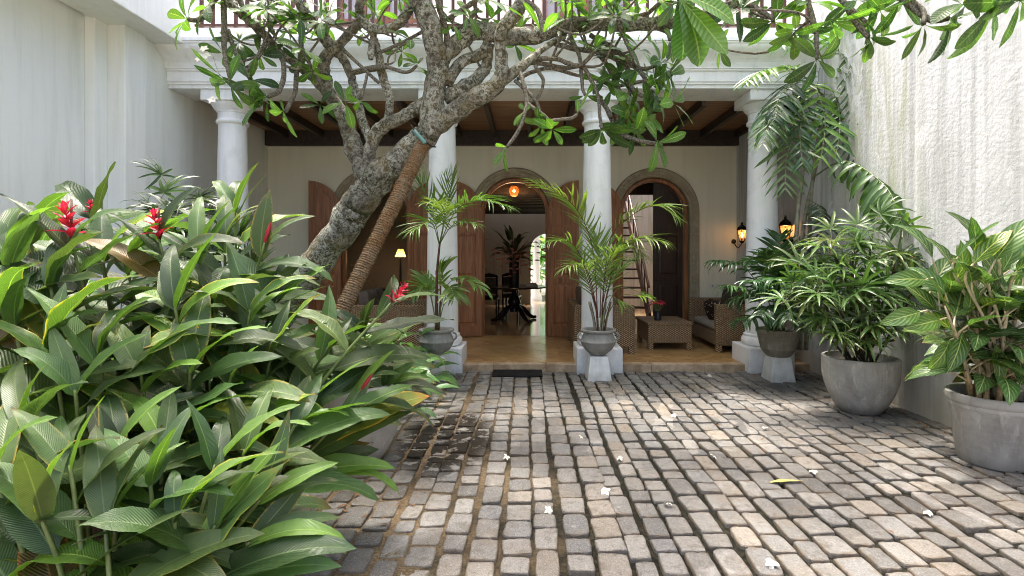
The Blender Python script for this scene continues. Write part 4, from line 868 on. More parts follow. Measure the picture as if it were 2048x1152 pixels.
# thin tangle across the top of the picture
cand = [(p, r) for p, r in SKEL if .008 < r < .07 and p.z > 3.25]; made = 0
for tr_ in range(900):
    if made >= 62: break
    p, r = cand[rt.randrange(len(cand))]; d = Vector((rv(rt, 1), rv(rt, .8), rt.uniform(-.15, .9))).normalized(); q = p + d * rt.uniform(.35, .85); px = CX + q.x * F / q.y; py = CY - (q.z - EYE) * F / q.y
    if not (330 < px < 1560 and -40 < py < 150) or (860 < px < 1050 and py > 90) or q.y > 6.2: continue
    if py > 60 and rt.random() < .55: continue
    mid = p.lerp(q, .5) + Vector((rv(rt, .12), rv(rt, .12), rt.uniform(-.14, .04))); ps = spline([p, mid, q], 4)
    MB().tube(ps, [.013 - .0007 * i for i in range(9)], 6, True, .12, made).build('twig', 'twig_bark', TR, 179)
    if made % 5 != 4: rosette(px, py, q.y, rt.randrange(4, 8), rt.uniform(.17, .25), d + Vector((0, -.3, .2)), 72, rt.uniform(.75, 1.2), rt.uniform(.15, .6))
    made += 1
# blossom
for (px, py, Y, s_) in [(405, 108, 4.7, .055), (412, 112, 4.68, .05), (400, 118, 4.7, .05), (408, 98, 4.7, .05), (425, 200, 4.7, .05)]:
    g = MB(); c0 = P(px, py, Y)
    for k in range(5):
        a = k * 1.2566 + px; q = leaf_mb(s_, s_ * .62, ovate, 4, 40, 6, 0, 0, 0, 2); q.xform(Matrix.Translation(c0) @ Matrix.Rotation(R(60), 4, 'X') @ Matrix.Rotation(a, 4, 'Z') @ Matrix.Rotation(R(25), 4, 'X')); g.add(q.v, q.f)
    g.build('blossom', 'petal_white', TR, 179)
# crown above the picture -------------------------------------------------------------
g = MB(); g.uv = []; tg = MB(); ends = [(p, r) for p, r in SKEL if p.z > 3.9 and r > .015]
pool = [leaf_mb(1, .33, obov, 5, cu, 6, .0, 0, 0, 2) for cu in (15, 35, 60)]
def crown(cnt, c0, rad, zmin):
    k = 0
    while k < cnt:
        v = Vector((rv(rt, 1), rv(rt, 1), rv(rt, 1)))
        if v.length > 1: continue
        p = Vector(c0) + Vector((v.x * rad[0], v.y * rad[1], v.z * rad[2]))
        if p.y < .3 or p.z < EYE + 560 * p.y / F or p.z < zmin: continue
        e = min(ends, key=lambda q: (q[0] - p).length)
        mid = e[0].lerp(p, .5) + Vector((rv(rt, .2), rv(rt, .2), -.12)); L_ = (p - e[0]).length
        if (mid.z > EYE + 530 * mid.y / F): tg.tube(spline([e[0], mid, p], 4), [.020 - .0013 * i for i in range(9)], 5, False); ends.append((p, .016)); ends.append((mid, .02))
        a0 = rt.uniform(0, 6); sz = rt.uniform(.26, .34)
        for j in range(9):
            az = a0 + j * 2.4; el = R(rt.uniform(-20, 45)); d = Vector((math.cos(az) * math.cos(el), math.sin(az) * math.cos(el), math.sin(el))); z = Vector((rv(rt, .3), rv(rt, .3), 1)); z = (z - d * z.dot(d)).normalized(); x = d.cross(z)
            q = pool[j % 3]; m_ = Matrix(((x.x, d.x, z.x, p.x), (x.y, d.y, z.y, p.y), (x.z, d.z, z.z, p.z), (0, 0, 0, 1))) @ Matrix.Scale(sz, 4)
            g.add([m_ @ Vector(w) for w in q.v], q.f); g.uv += q.uv
        k += 1
crown(85, (-1.0, 4.3, 5.2), (1.9, 2.8, 1.0), 3.6)
crown(34, (1.9, 4.2, 5.3), (1.6, 2.3, .8), 4.0)
crown(10, (-.4, 2.0, 4.4), (2.0, 1.5, 1.0), 3.0)
tg.build('upper_twigs', 'bark', TR, 179)['kind'] = 'stuff'
ob = g.build('crown', 'frangi_leaf', TR, 179); ob['kind'] = 'stuff'
# ---------------------------------------------------------------- rope-wrapped prop
B0 = Vector(((528 - CX) * 4.0 / F, 4.0, -.03)); T0 = P(847, 288, 4.9); ax = (T0 - B0); LP = ax.length; ax.normalize()
PO = thing('support_pole', 'leaning pole wrapped in brown coir rope propping the tree', 'pole', (B0.x, B0.y, 0))
MB().tube([B0, T0], .053, 12).build('pole', 'coir', PO, 40)
N = ax.orthogonal().normalized(); Bn = ax.cross(N); hp = []; turns = int(LP / .021)
for k in range(turns * 12 + 1):
    a = 2 * math.pi * k / 12; hp.append(B0 + ax * (k / 12 * .021 + .01 + .009 * noise.noise(Vector((k * .03, 1, 0)))) + (N * math.cos(a) + Bn * math.sin(a)) * (.057 + .006 * noise.noise(Vector((k * .11, 5, 0)))))
MB().tube(hp, .0125, 5).build('rope', 'coir', PO, 179)
fz = MB()
for k in range(420):
    u = rt.random() * LP; a = rt.uniform(0, 6.28); d = N * math.cos(a) + Bn * math.sin(a); p = B0 + ax * u + d * .07
    fz.tube([p, p + (d + Vector((rv(rt, .8), rv(rt, .8), rv(rt, .8)))) * rt.uniform(.012, .04)], [.0016, .0008], 3, False)
fz.build('rope_fibre', 'coir', PO)['kind'] = 'stuff'
hz = thing('hose_tie', 'short pale green hose tied round the trunk above the pole', 'hose', tuple(T0), None)
MB().tube(spline([P(829, 262, 4.88), P(836, 270, 4.82), P(846, 281, 4.8), P(850, 287, 4.8)], 4), .019, 8).build('hose', 'teal_hose', hz, 179)
MB().tube(spline([P(822, 250, 4.9), P(830, 262, 4.86), P(860, 290, 4.82), P(872, 294, 4.84)], 4), .006, 6).build('tie_wire', 'iron', hz, 179)
# ================================================================ PALMS AND POTTED PLANTS
slim = lambda v: .5 if v < .02 else max(0, math.sin(math.pi * min(1, v ** .55)) ** .6)
rp = random.Random(31)
def frond(parent, pts, n=22, ll=.28, lw=.09, mat='palm_leaf', ang=48, droop=35, start=.28, up=(0, 0, 1), rib=.006, vee=25, tint=None, mname='frond', ribmat=None, taper=.55):
    ps = spline(pts, 7); m = len(ps); g = MB(); g.uv = []
    for k in range(n):
        u = start + (1 - start) * (k + .5) / n; fi = u * (m - 1); i = min(int(fi), m - 2); p = ps[i].lerp(ps[i + 1], fi - i); tg_ = (ps[i + 1] - ps[i]).normalized()
        U = Vector(up); U = (U - tg_ * U.dot(tg_)); U = U.normalized() if U.length > .05 else tg_.orthogonal(); S = tg_.cross(U)
        v = (u - start) / (1 - start); L_ = ll * (.55 + .9 * math.sin(math.pi * min(1, .12 + v * .86)) * (1 - taper * v * .6)) * rp.uniform(.85, 1.12); al = R(ang * (1.15 - .55 * v) + rv(rp, 11))
        for sg in (-1, 1):
            if rp.random() < .04: continue
            d = S * sg * math.sin(al) * math.cos(R(vee)) + tg_ * math.cos(al) + U * math.sin(al) * math.sin(R(vee)); d.normalize(); z = (U - d * U.dot(d)).normalized(); x = d.cross(z)
            q = leaf_mb(L_, L_ * lw * rp.uniform(.85, 1.2), slim, 5, droop * rp.uniform(.35, 1.8), 22, 0, 0, rv(rp, 50), 2)
            mt = Matrix(((x.x, d.x, z.x, p.x), (x.y, d.y, z.y, p.y), (x.z, d.z, z.z, p.z), (0, 0, 0, 1))); g.add([mt @ Vector(w) for w in q.v], q.f); g.uv += q.uv
    ob = g.build(mname, mat, parent, 179); ob.color = tuple(tint or green(rp)) + (1,)
    MB().tube(ps, [rib * (1.25 - .95 * i / (m - 1)) for i in range(m)], 5).build('rachis', ribmat or 'stem_green', ob, 179)
    return ob
def Z3(zx, zy, Y, ox=820, oy=330, sc=2.62): return P(ox + zx / sc, oy + zy / sc, Y)
# urns on pedestals -------------------------------------------------------------
def pedestal(label, cx, cy):
    o = MB().frustum(cx, cy, -.02, .31, .158, .158, .115, .115)
    o.v = [tuple(Vector(p) - Vector((cx, cy, 0))) for p in o.v]
    ob = o.build('pedestal', 'pedestal_paint', None, None, .008); ob.location = (cx, cy, 0); tag(ob, label, 'pedestal', 'white tapered pedestals')
def urn(root, cx, cy, z0=.312):
    pr = [(.07, z0), (.11, z0 + .02), (.175, z0 + .075), (.215, z0 + .135), (.228, z0 + .175), (.234, z0 + .18), (.232, z0 + .192), (.222, z0 + .20), (.212, z0 + .235), (.19, z0 + .275), (.188, z0 + .29), (.222, z0 + .305), (.232, z0 + .32), (.228, z0 + .335), (.20, z0 + .34), (.185, z0 + .325), (.18, z0 + .27)]
    u = MB().lathe(cx, cy, pr, 36, False).build('urn', 'urn_grey', root, 60)
    MB().lathe(cx, cy, [(.001, z0 + .30), (.184, z0 + .295)], 24, False).build('potting_soil', 'soil', root)
    for sg in (-1, 1):
        ps = [Vector((cx + sg * (.222 + .045 * math.sin(a)), cy - .03, z0 + .245 - .045 * math.cos(a) + .0)) for a in [R(15 * i) for i in range(13)]]
        MB().tube(ps, .013, 8).build('handle', 'urn_grey', u, 179)
pedestal('white tapered pedestal under the urn nearest the tree', -1.19, 6.86); pedestal('white tapered pedestal under the urn in front of the third column', .92, 6.84); pedestal('white tapered pedestal under the mossy bowl by the right column', 3.235, 6.78)
pa = thing('potted_palm', 'slender palm in a grey urn before the second column', 'potted palm', (-1.19, 6.86, .31), 'palms in urns'); urn(pa, -1.19, 6.86)
Y = 6.84
MB().tube(spline([Z3(138, 870, Y), Z3(140, 700, Y), Z3(142, 560, Y), Z3(155, 420, Y)], 4), spline_r([.024, .020, .017, .013], 4), 8).build('stem', 'stem_red', pa, 179)
MB().tube(spline([Z3(150, 870, Y), Z3(160, 720, Y), Z3(158, 600, Y)], 4), .012, 6).build('stem', 'stem_red', pa, 179)
for pts, n, ll, dr in [([Z3(155, 420, Y), Z3(118, 240, Y - .1), Z3(35, 45, Y - .25)], 20, .34, 20), ([Z3(158, 420, Y), Z3(195, 220, Y + .1), Z3(225, 60, Y + .15)], 20, .36, 10), ([Z3(158, 410, Y), Z3(235, 250, Y - .2), Z3(350, 185, Y - .4), Z3(505, 215, Y - .6)], 24, .34, 40),
    ([Z3(154, 420, Y), Z3(110, 300, Y - .3), Z3(15, 345, Y - .55)], 18, .30, 40), ([Z3(155, 410, Y), Z3(180, 260, Y - .35), Z3(150, 190, Y - .7)], 18, .30, 40), ([Z3(158, 410, Y), Z3(230, 310, Y - .3), Z3(340, 310, Y - .6)], 16, .26, 40)]: frond(pa, pts, int(n * .9), ll, .06, 'palm_leaf', 50, dr, .30, tint=green(rp, 1.0, 1.4), ribmat='stem_green')
for pts in [[Z3(142, 860, Y), Z3(190, 640, Y - .1), Z3(275, 600, Y - .3), Z3(405, 665, Y - .5)], [Z3(140, 860, Y), Z3(95, 650, Y - .2), Z3(20, 665, Y - .4)], [Z3(145, 860, Y), Z3(165, 620, Y + .1), Z3(180, 540, Y + .1)], [Z3(145, 860, Y), Z3(200, 650, Y - .4), Z3(230, 690, Y - .6)], [Z3(140, 860, Y), Z3(110, 680, Y + .2), Z3(70, 590, Y + .3)]]:
    frond(pa, pts, 9, .24, .17, 'palm_leaf', 45, 40, .45, tint=green(rp, 1.0, 1.4))
pb = thing('potted_palm', 'fan-shaped clump of palm in a grey urn before the third column', 'potted palm', (.92, 6.84, .31), 'palms in urns'); urn(pb, .92, 6.84)
def Z4(zx, zy, Y): return Z3(zx, zy, Y, 1070, 330, 2.617)
Y = 6.82
for k in range(13): a = k * 2.4; b = Z4(340 + 26 * math.cos(a), 885, Y + .06 * math.sin(a)); MB().tube(spline([b, b + Vector((.03 * math.cos(a), .03 * math.sin(a), .2)), b + Vector((.09 * math.cos(a), .08 * math.sin(a), .42))], 3), spline_r([.011, .009, .006], 3), 6).build('stem', 'stem_red' if k % 2 else 'cane_grey', pb, 179)
for pts, n, ll, dr, vee in [([Z4(328, 800, Y), Z4(300, 430, Y), Z4(200, 210, Y - .2), Z4(5, 90, Y - .5)], 26, .36, 25, 20), ([Z4(350, 800, Y), Z4(390, 400, Y), Z4(520, 255, Y - .2), Z4(640, 215, Y - .4), Z4(730, 265, Y - .5)], 28, .34, 30, 20), ([Z4(330, 800, Y), Z4(270, 560, Y - .2), Z4(190, 410, Y - .4), Z4(50, 405, Y - .7)], 22, .30, 35, 20),
    ([Z4(352, 800, Y), Z4(430, 470, Y - .2), Z4(540, 385, Y - .45), Z4(670, 400, Y - .7)], 24, .32, 45, 15), ([Z4(330, 800, Y), Z4(290, 600, Y - .4), Z4(240, 520, Y - .6), Z4(150, 545, Y - .9)], 18, .26, 40, 15), ([Z4(340, 800, Y), Z4(345, 520, Y + .2), Z4(320, 370, Y + .3)], 20, .34, 10, 25),
    ([Z4(350, 800, Y), Z4(410, 560, Y), Z4(470, 430, Y - .1), Z4(560, 480, Y - .3)], 20, .28, 35, 20), ([Z4(346, 800, Y), Z4(370, 560, Y - .3), Z4(420, 440, Y - .6)], 18, .28, 30, 20), ([Z4(350, 800, Y), Z4(400, 600, Y + .2), Z4(500, 500, Y + .3)], 18, .28, 25, 20),
    ([Z4(340, 800, Y), Z4(380, 600, Y - .2), Z4(400, 470, Y - .2)], 18, .3, 20, 25), ([Z4(330, 800, Y), Z4(280, 620, Y + .2), Z4(230, 470, Y + .3)], 18, .28, 25, 20)]: frond(pb, pts, int(n * .9), ll, .058, 'palm_leaf', 46, dr, .32, tint=green(rp, .95, 1.35), vee=vee, ribmat='stem_red')
for pts in [[Z4(345, 860, Y), Z4(380, 690, Y - .3), Z4(450, 720, Y - .5)], [Z4(345, 850, Y), Z4(430, 650, Y - .3), Z4(585, 680, Y - .6)], [Z4(350, 850, Y), Z4(440, 690, Y - .4), Z4(560, 690, Y - .7)]]: frond(pb, pts, 2, .2, .16, 'palm_leaf', 30, 40, .8, tint=(1.4, 1.4, .9))
# mossy bowl palm at the right column ----------------------------------------------
pcm = thing('potted_palm', 'dark feathery palm in a mossy bowl before the right column', 'potted palm', (3.235, 6.78, .31), 'palms in urns')
z0 = .312
MB().lathe(3.235, 6.78, [(.14, z0), (.17, z0 + .03), (.205, z0 + .09), (.215, z0 + .10), (.212, z0 + .112), (.235, z0 + .2), (.255, z0 + .30), (.268, z0 + .31), (.268, z0 + .345), (.25, z0 + .35), (.24, z0 + .33), (.235, z0 + .28)], 36, False).build('bowl', 'mossy_pot', pcm, 50)
MB().lathe(3.235, 6.78, [(.001, z0 + .31), (.238, z0 + .305)], 24, False).build('potting_soil', 'soil', pcm)
b = Vector((3.235, 6.78, z0 + .30))
for (px, py, dy, rise) in [(1428, 520, -.3, .35), (1455, 570, -.5, .2), (1480, 640, -.5, .12), (1500, 560, -.7, .25), (1530, 500, -.3, .25), (1560, 470, .0, .2), (1600, 480, .2, .2), (1640, 520, .0, .3), (1655, 590, -.3, .25), (1640, 650, -.6, .2), (1550, 560, -.8, .3), (1590, 570, -.7, .3), (1520, 630, -.8, .2), (1575, 640, -.9, .25), (1500, 520, .1, .3), (1465, 600, .1, .25), (1610, 600, -.5, .3), (1560, 520, -.5, .25), (1530, 580, -.5, .2), (1590, 520, -.4, .2)]:
    tp = P(px, py, 6.75 + dy); m1 = b.lerp(tp, .5) + Vector((0, 0, rise)); frond(pcm, [b + Vector((rv(rp, .08), rv(rp, .08), 0)), m1, tp], 15, .25, .13, 'dark_palm_leaf', 58, 55, .38, tint=green(rp, .9, 1.5), vee=5)
# fan palms ----------------------------------------------------------------------------
def fan_mb(n, seed):
    r_ = random.Random(seed); g = MB(); g.uv = []
    for k in range(n):
        az = R(-105 + 210 * k / (n - 1)) + rv(r_, .06); L_ = r_.uniform(.82, 1.05) * (1 - .15 * abs(k / (n - 1) - .5)); q = leaf_mb(L_, L_ * .105, slim, 5, r_.uniform(25, 85), 20, 0, 0, rv(r_, 20), 2, 1.6)
        m_ = Matrix.Rotation(-az, 4, 'Z') @ Matrix.Rotation(R(r_.uniform(5, 22)), 4, 'X'); g.add([m_ @ Vector(w) for w in q.v], q.f); g.uv += q.uv
    return g
FAN = [fan_mb(n, 60 + n + s_).mesh('fan_leaf', 'fan_leaf', 179) for n, s_ in ((7, 1), (8, 2), (9, 3), (10, 4), (8, 5))]
FANB = fan_mb(22, 99).mesh('fan_leaf', 'fan_leaf', 179)
def fan_clump(root, base, tops, size, tintk=1.0, r0=.011, perc=(3, 5)):
    for tp, k_ in tops:
        b = Vector(base) + Vector((rv(rp, .14), rv(rp, .14), 0)); mid = b.lerp(tp, .5) + Vector((rv(rp, .05), rv(rp, .05), .05)); ps = spline([b, mid, tp], 5)
        MB().tube(ps, [r0] * len(ps), 6).build('cane', 'stem_brown', root, 179)
        a0 = rp.uniform(0, 6)
        for j in range(k_):
            az = a0 + j * 2.1 + rv(rp, .3); u = 1 - .38 * j / max(1, k_); i = int(u * (len(ps) - 1)); p = ps[i]; el = R(rp.uniform(5, 60) if j else 70); d = hdir(az) * math.cos(el) + Vector((0, 0, math.sin(el))); L_ = size * rp.uniform(.5, .9); q = p + d * L_ + Vector((0, 0, -.08 * L_))
            MB().tube(spline([p, p.lerp(q, .5) + Vector((0, 0, .04)), q], 3), .0035, 4, False).build('leaf_stalk', 'stem_green', root, 179)
            inst(FAN[rp.randrange(5)], 'fan_leaf', root, q, d + Vector((0, 0, -.45)), (0, -.35, 1), size * rp.uniform(.85, 1.25), green(rp, .6 * tintk, 1.5 * tintk))
big = bowl('potted_palm', 'bushy lady palm in a large round grey pot by the right wall', 3.42, 5.40, .35, .55, .18, 'concrete', 'palms in urns', 'potted palm')
tops = [(P(px, py, Yy), n) for px, py, Yy, n in [(1745, 462, 5.35, 8), (1700, 520, 5.2, 7), (1650, 535, 5.4, 7), (1800, 500, 5.4, 6), (1710, 480, 5.45, 6), (1640, 580, 5.1, 6), (1840, 570, 5.2, 5), (1580, 590, 5.3, 5), (1790, 545, 5.3, 5), (1620, 600, 5.2, 5), (1720, 600, 5.0, 5), (1680, 620, 5.0, 5), (1770, 610, 5.1, 5), (1820, 600, 5.15, 4), (1600, 560, 5.45, 4), (1665, 500, 5.5, 5), (1740, 530, 5.5, 5)]]
fan_clump(big, (3.42, 5.40, .49), tops, .31)
tops = [(P(px, py, Yy), n) for px, py, Yy, n in [(1650, 670, 5.1, 5), (1720, 680, 4.95, 5), (1790, 680, 5.05, 5), (1750, 650, 5.1, 4), (1690, 690, 5.0, 4)]]; fan_clump(big, (3.42, 5.40, .49), tops, .28)
lp = thing('lady_palm', 'dark lady palm standing in the corner of the side wall and column', 'palm', (P(340, 400, 5.7).x, 5.7, 0))
fan_clump(lp, (P(340, 400, 5.7).x, 5.7, 0), [(P(px, py, Yy), n) for px, py, Yy, n in [(345, 400, 5.6, 6), (310, 430, 5.5, 5), (385, 430, 5.6, 5), (360, 480, 5.4, 5), (420, 480, 5.5, 5), (300, 490, 5.3, 5), (390, 540, 5.3, 5), (340, 560, 5.2, 5), (430, 560, 5.4, 4)]], .36, .62)
fp = thing('fan_palm', 'fan palm with pleated round leaves beside the first column', 'palm', (P(480, 520, 5.9).x, 5.9, 0))
for px, py, dx in [(478, 470, .0), (440, 520, -.5), (510, 540, .4), (480, 590, .1)]:
    q = P(px, py, 5.75); b = Vector((P(480, 520, 5.9).x, 5.9, 0)); MB().tube(spline([b, b.lerp(q, .6) + Vector((0, 0, .1)), q], 4), .008, 5).build('leaf_stalk', 'stem_green', fp, 179)
    inst(FANB, 'fan_leaf', fp, q, (dx, -.35, .6), (dx * .2, -1, .25), .42, green(rp, .55, .8))
# aglaonema ---------------------------------------------------------------------------------
ag = thing('potted_plant', 'broad-leaved plant with cream stems in a tall grey tub at the right edge', 'potted plant', (3.60, 4.06, 0)); cx, cy = 3.60, 4.06
MB().lathe(cx, cy, [(.001, .012), (.215, .012), (.225, .03), (.275, .43), (.28, .435), (.285, .45), (.285, .47), (.295, .478), (.302, .50), (.30, .535), (.287, .545), (.264, .54), (.25, .50), (.245, .44)], 44, False).build('tub', 'concrete', ag, 40)
MB().lathe(cx, cy, [(.001, .475), (.255, .47)], 30, False).build('potting_soil', 'soil', ag)
ra = random.Random(77)
AG = [(1860, 600), (1880, 560), (1905, 540), (1930, 610), (1950, 540), (1975, 560), (2000, 530), (2020, 570), (2040, 600), (1900, 640), (1960, 600), (2010, 620), (1990, 650), (1930, 560), (2060, 560), (2080, 620)]
for k, (px, py) in enumerate(AG):
    a = k * 2.4; Yy = 4.0 + rv(ra, .28); tp = P(px, py, Yy); b = Vector((cx + .13 * math.cos(a), cy + .13 * math.sin(a), .46)); mid = b.lerp(tp, .35) + Vector((0, 0, .12)); ps = spline([b, mid, tp], 6)
    MB().tube(ps[:5], [.021, .019, .019, .017, .015], 8, True, .1, k).build('cane', 'ring_cane', ag, 179)
    for j in range(9):
        u = .30 + .70 * j / 8; i = min(int(u * 12), 12); p = ps[i]; az = a + j * 2.4 + rv(ra, .3); el = R(20 + 45 * u + rv(ra, 12)); d = hdir(az) * math.cos(el) + Vector((0, 0, math.sin(el))); L_ = ra.uniform(.10, .18); q = p + d * L_
        if q.x > 3.80: q.x = 3.80 - ra.random() * .1
        MB().tube(spline([ps[max(0, i - 3)], p, q], 3), spline_r([.011, .009, .006], 3), 5, False).build('leaf_stalk', 'cream_stem', ag, 179)
        dd = d + Vector((0, -.15, -.25 - .3 * (1 - u))); ln = ra.uniform(.29, .42)
        if q.x + dd.normalized().x * ln > 3.9: dd.x = -abs(dd.x) * .5
        inst(AGL[ra.randrange(6)], 'leaf', ag, q, dd, (0, -.5, 1), ln, green(ra, .85, 1.3) if ra.random() > .05 else (1.9, 1.7, .7))
for (px, py, dx, dz, s_) in [(1925, 665, -.4, -.8, .33), (1990, 690, .05, -1, .30), (1880, 640, -.9, -.1, .3), (1850, 560, -.95, .15, .3), (1840, 625, -1, -.15, .3), (2030, 690, .2, -.9, .3), (1900, 680, -.5, -.75, .28)]:
    q = P(px, py, 3.85); MB().tube(spline([P(px + 30, py + 60, 4.0), P(px + 22, py, 3.95), q], 3), .006, 5, False).build('leaf_stalk', 'cream_stem', ag, 179); inst(AGL[ra.randrange(6)], 'leaf', ag, q, (dx, -.3, dz), (.1, -.9, .4), s_, (1.25, 1.25, .9))
for k, (px, py) in enumerate([(1890, 540), (1925, 505), (1945, 530), (1972, 505), (2003, 500), (2030, 515), (1905, 565), (1960, 550), (1990, 560), (2020, 560), (1872, 575), (2046, 545), (1935, 585), (1985, 600)]):
    q = P(px, py + 45, 3.9 + .1 * (k % 4)); MB().tube(spline([Vector((cx, cy, .6)), P(px + (1968 - px) * .4, py + 130, 4.0), q], 4), spline_r([.010, .008, .005], 4), 5, False).build('leaf_stalk', 'cream_stem', ag, 179)
    inst(AGL[ra.randrange(6)], 'leaf', ag, q, ((px - 1965) / 110 + rv(ra, .25), -.25 + rv(ra, .3), 1), (rv(ra, .3), -1, .35), ra.uniform(.26, .34), green(ra, .95, 1.5))
# tall cane palm against the right wall --------------------------------------------------------
tpm = thing('cane_palm', 'tall cane palm with drooping fronds rising between column and right wall', 'palm', (3.62, 6.95, 0)); Y = 6.95
for pts in [[(1588, 700), (1592, 480), (1604, 360), (1618, 280), (1640, 190)], [(1600, 700), (1604, 480), (1628, 350), (1640, 290), (1655, 130)], [(1612, 700), (1618, 500), (1622, 400), (1632, 300), (1668, 60)]]:
    MB().tube(spline([P(a, b_, Y + rv(rp, .08)) for a, b_ in pts], 5), spline_r([.03, .028, .024, .02, .016], 5), 8, True, .05).build('cane', 'cane_grey', tpm, 179)
for pts, n, ll, tt, dr in [([(1645, 190), (1590, 140), (1530, 140), (1490, 165)], 22, .33, (1.7, 1.6, .8), 60), ([(1645, 220), (1590, 190), (1550, 215), (1530, 270)], 20, .33, None, 60), ([(1640, 250), (1590, 225), (1545, 250), (1525, 290)], 18, .30, (1.4, 1.2, .7), 60), ([(1650, 200), (1690, 150), (1725, 170), (1745, 235)], 20, .33, None, 60),
    ([(1650, 230), (1690, 200), (1715, 260), (1722, 340)], 20, .32, (.7, .75, .8), 60), ([(1640, 200), (1630, 170), (1650, 240), (1640, 330)], 18, .32, (2.0, 2.0, .7), 50), ([(1630, 260), (1600, 250), (1575, 310), (1570, 380)], 16, .34, (1.3, 1.2, .8), 55), ([(1655, 150), (1690, 110), (1720, 120), (1750, 150)], 16, .29, (1.2, 1.1, .8), 50), ([(1655, 150), (1630, 90), (1590, 70), (1560, 90)], 16, .29, None, 55), ([(1660, 130), (1660, 80), (1690, 40), (1730, 30)], 16, .29, None, 50),
    ([(1645, 210), (1615, 200), (1600, 260), (1605, 330)], 16, .29, None, 55), ([(1650, 200), (1670, 190), (1680, 250), (1670, 320)], 16, .29, None, 55), ([(1640, 180), (1600, 160), (1560, 190), (1550, 240)], 18, .32, (.8, .85, .8), 60)]:
    frond(tpm, [P(a, b_, Y - .25 * i) for i, (a, b_) in enumerate(pts)], int(n * .75), ll, .12, 'dark_palm_leaf', 55, dr * .6, .22, tint=tt or green(rp, 1.2, 2.2), vee=0, rib=.009)
frond(tpm, [P(1626, 355, 6.8), P(1690, 322, 6.2), P(1770, 372, 5.6), P(1805, 450, 5.2)], 17, .32, .17, 'dark_palm_leaf', 75, 75, .28, tint=(1.4, 1.35, .9), vee=-25, rib=.008)
frond(tpm, [P(1618, 400, 6.8), P(1640, 415, 6.6), P(1648, 450, 6.5), P(1638, 500, 6.4)], 14, .20, .13, 'dark_palm_leaf', 70, 60, .2, tint=(.6, .65, .6), vee=-10)
# ================================================================ PORCH FURNITURE
def rbox(x0, x1, y0, y1, z0, z1): return MB().box(x0, x1, y0, y1, z0, z1)
def cushion(x0, x1, y0, y1, z0, z1, puff=.25):
    g = MB(); n = 10; m = 8; cx, cy, cz = (x0 + x1) / 2, (y0 + y1) / 2, (z0 + z1) / 2
    for j in range(m + 1):
        ph = math.pi * (j / m - .5)
        for i in range(n * 4):
            a = 2 * math.pi * i / (n * 4); c_, s_ = math.cos(a), math.sin(a); e = .28
            X = math.copysign(abs(c_) ** e, c_) * (math.cos(ph) ** e); Yy = math.copysign(abs(s_) ** e, s_) * (math.cos(ph) ** e); Zz = math.copysign(abs(math.sin(ph)) ** .8, math.sin(ph)) * (1 + puff * (1 - X * X) * (1 - Yy * Yy))
            g.v.append((cx + X * (x1 - x0) / 2, cy + Yy * (y1 - y0) / 2, cz + Zz * (z1 - z0) / 2))
    N_ = n * 4
    for j in range(m):
        for i in range(N_): g.f.append((j * N_ + i, j * N_ + (i + 1) % N_, (j + 1) * N_ + (i + 1) % N_, (j + 1) * N_ + i))
    g.f.append(tuple(reversed(range(N_)))); g.f.append(tuple(m * N_ + i for i in range(N_))); return g
def sofa(label, x0, x1, y0, y1, face, back_h=.98, pillows=True):
    """two-seater, arms at y0 and y1, facing +x or -x"""
    S = thing('wicker_sofa', label, 'sofa', ((x0 + x1) / 2, (y0 + y1) / 2, FZ), 'wicker sofas on the porch'); z = FZ; a = .13
    for yy in (y0, y1 - a): rbox(x0, x1, yy, yy + a, z + .10, z + .745).build('arm', 'wicker', S, None, .025)
    bx0, bx1 = (x1 - a, x1) if face < 0 else (x0, x0 + a)
    rbox(bx0 + .002, bx1 - .002, y0 + a, y1 - a, z + .10, z + .72).build('backrest', 'wicker', S, None, .02)
    fx0, fx1 = (x0 + .02, bx0) if face < 0 else (bx1, x1 - .02)
    rbox(fx0, fx1, y0 + a + .001, y1 - a - .001, z + .10, z + .30).build('seat_base', 'wicker', S, None, .01)
    for lx in (x0 + .002, x1 - .092):
        for ly in (y0 + .002, y1 - .092): rbox(lx, lx + .09, ly, ly + .09, z + .001, z + .101).build('leg', 'wicker', S, None, .01)
    cushion(fx0 - .01 if face < 0 else fx0, fx1 if face < 0 else fx1 + .01, y0 + a + .01, y1 - a - .01, z + .305, z + .44, .12).build('seat_cushion', 'grey_cushion', S, 60)
    n = 2; w = (y1 - y0 - 2 * a) / n
    for k in range(n):
        c0 = cushion(-.09, .09, -w / 2 + .01, w / 2 - .01, -.27, .27, .1)
        c0.v = [(x, y, zz - .05 * math.cos(y * 9) * (1 if zz > .1 else 0)) for x, y, zz in c0.v]
        c0.xform(Matrix.Translation(((bx0 - .09) if face < 0 else (bx1 + .09), y0 + a + w * (k + .5), z + .70)) @ Matrix.Rotation(R(8 * -face), 4, 'Y')); c0.build('back_cushion', 'brown_cushion', S, 60)
    return S
so = sofa('wicker sofa with grey seat cushion facing left beside the right column', 2.93, 3.78, 8.14, 9.60, -1)
sofa('wicker sofa seen from its side partly behind the third column', .72, 1.64, 8.0, 9.35, 1)
sofa('wicker sofa half hidden by the bed plants left of the second column', -2.75, -1.60, 8.0, 9.2, 1)
for mat, (x, y, z, rz, ry), lab in [('floral_cushion', (3.10, 8.62, .66, 25, -28), 'dark floral cushion leaning on the wicker sofa'), ('dark_red_cushion', (3.40, 8.50, .72, 8, -22), 'dark red cushion at the back of the wicker sofa')]:
    g = cushion(-.06, .06, -.19, .19, -.19, .19, .5); ob = g.build('throw_cushion', mat, None, 60); ob.location = (x, y, z); ob.rotation_euler = (0, R(ry), R(rz)); tag(ob, lab, 'cushion')
CT = thing('coffee_table', 'low square wicker coffee table between the two sofas', 'table', (2.26, 8.75, FZ))
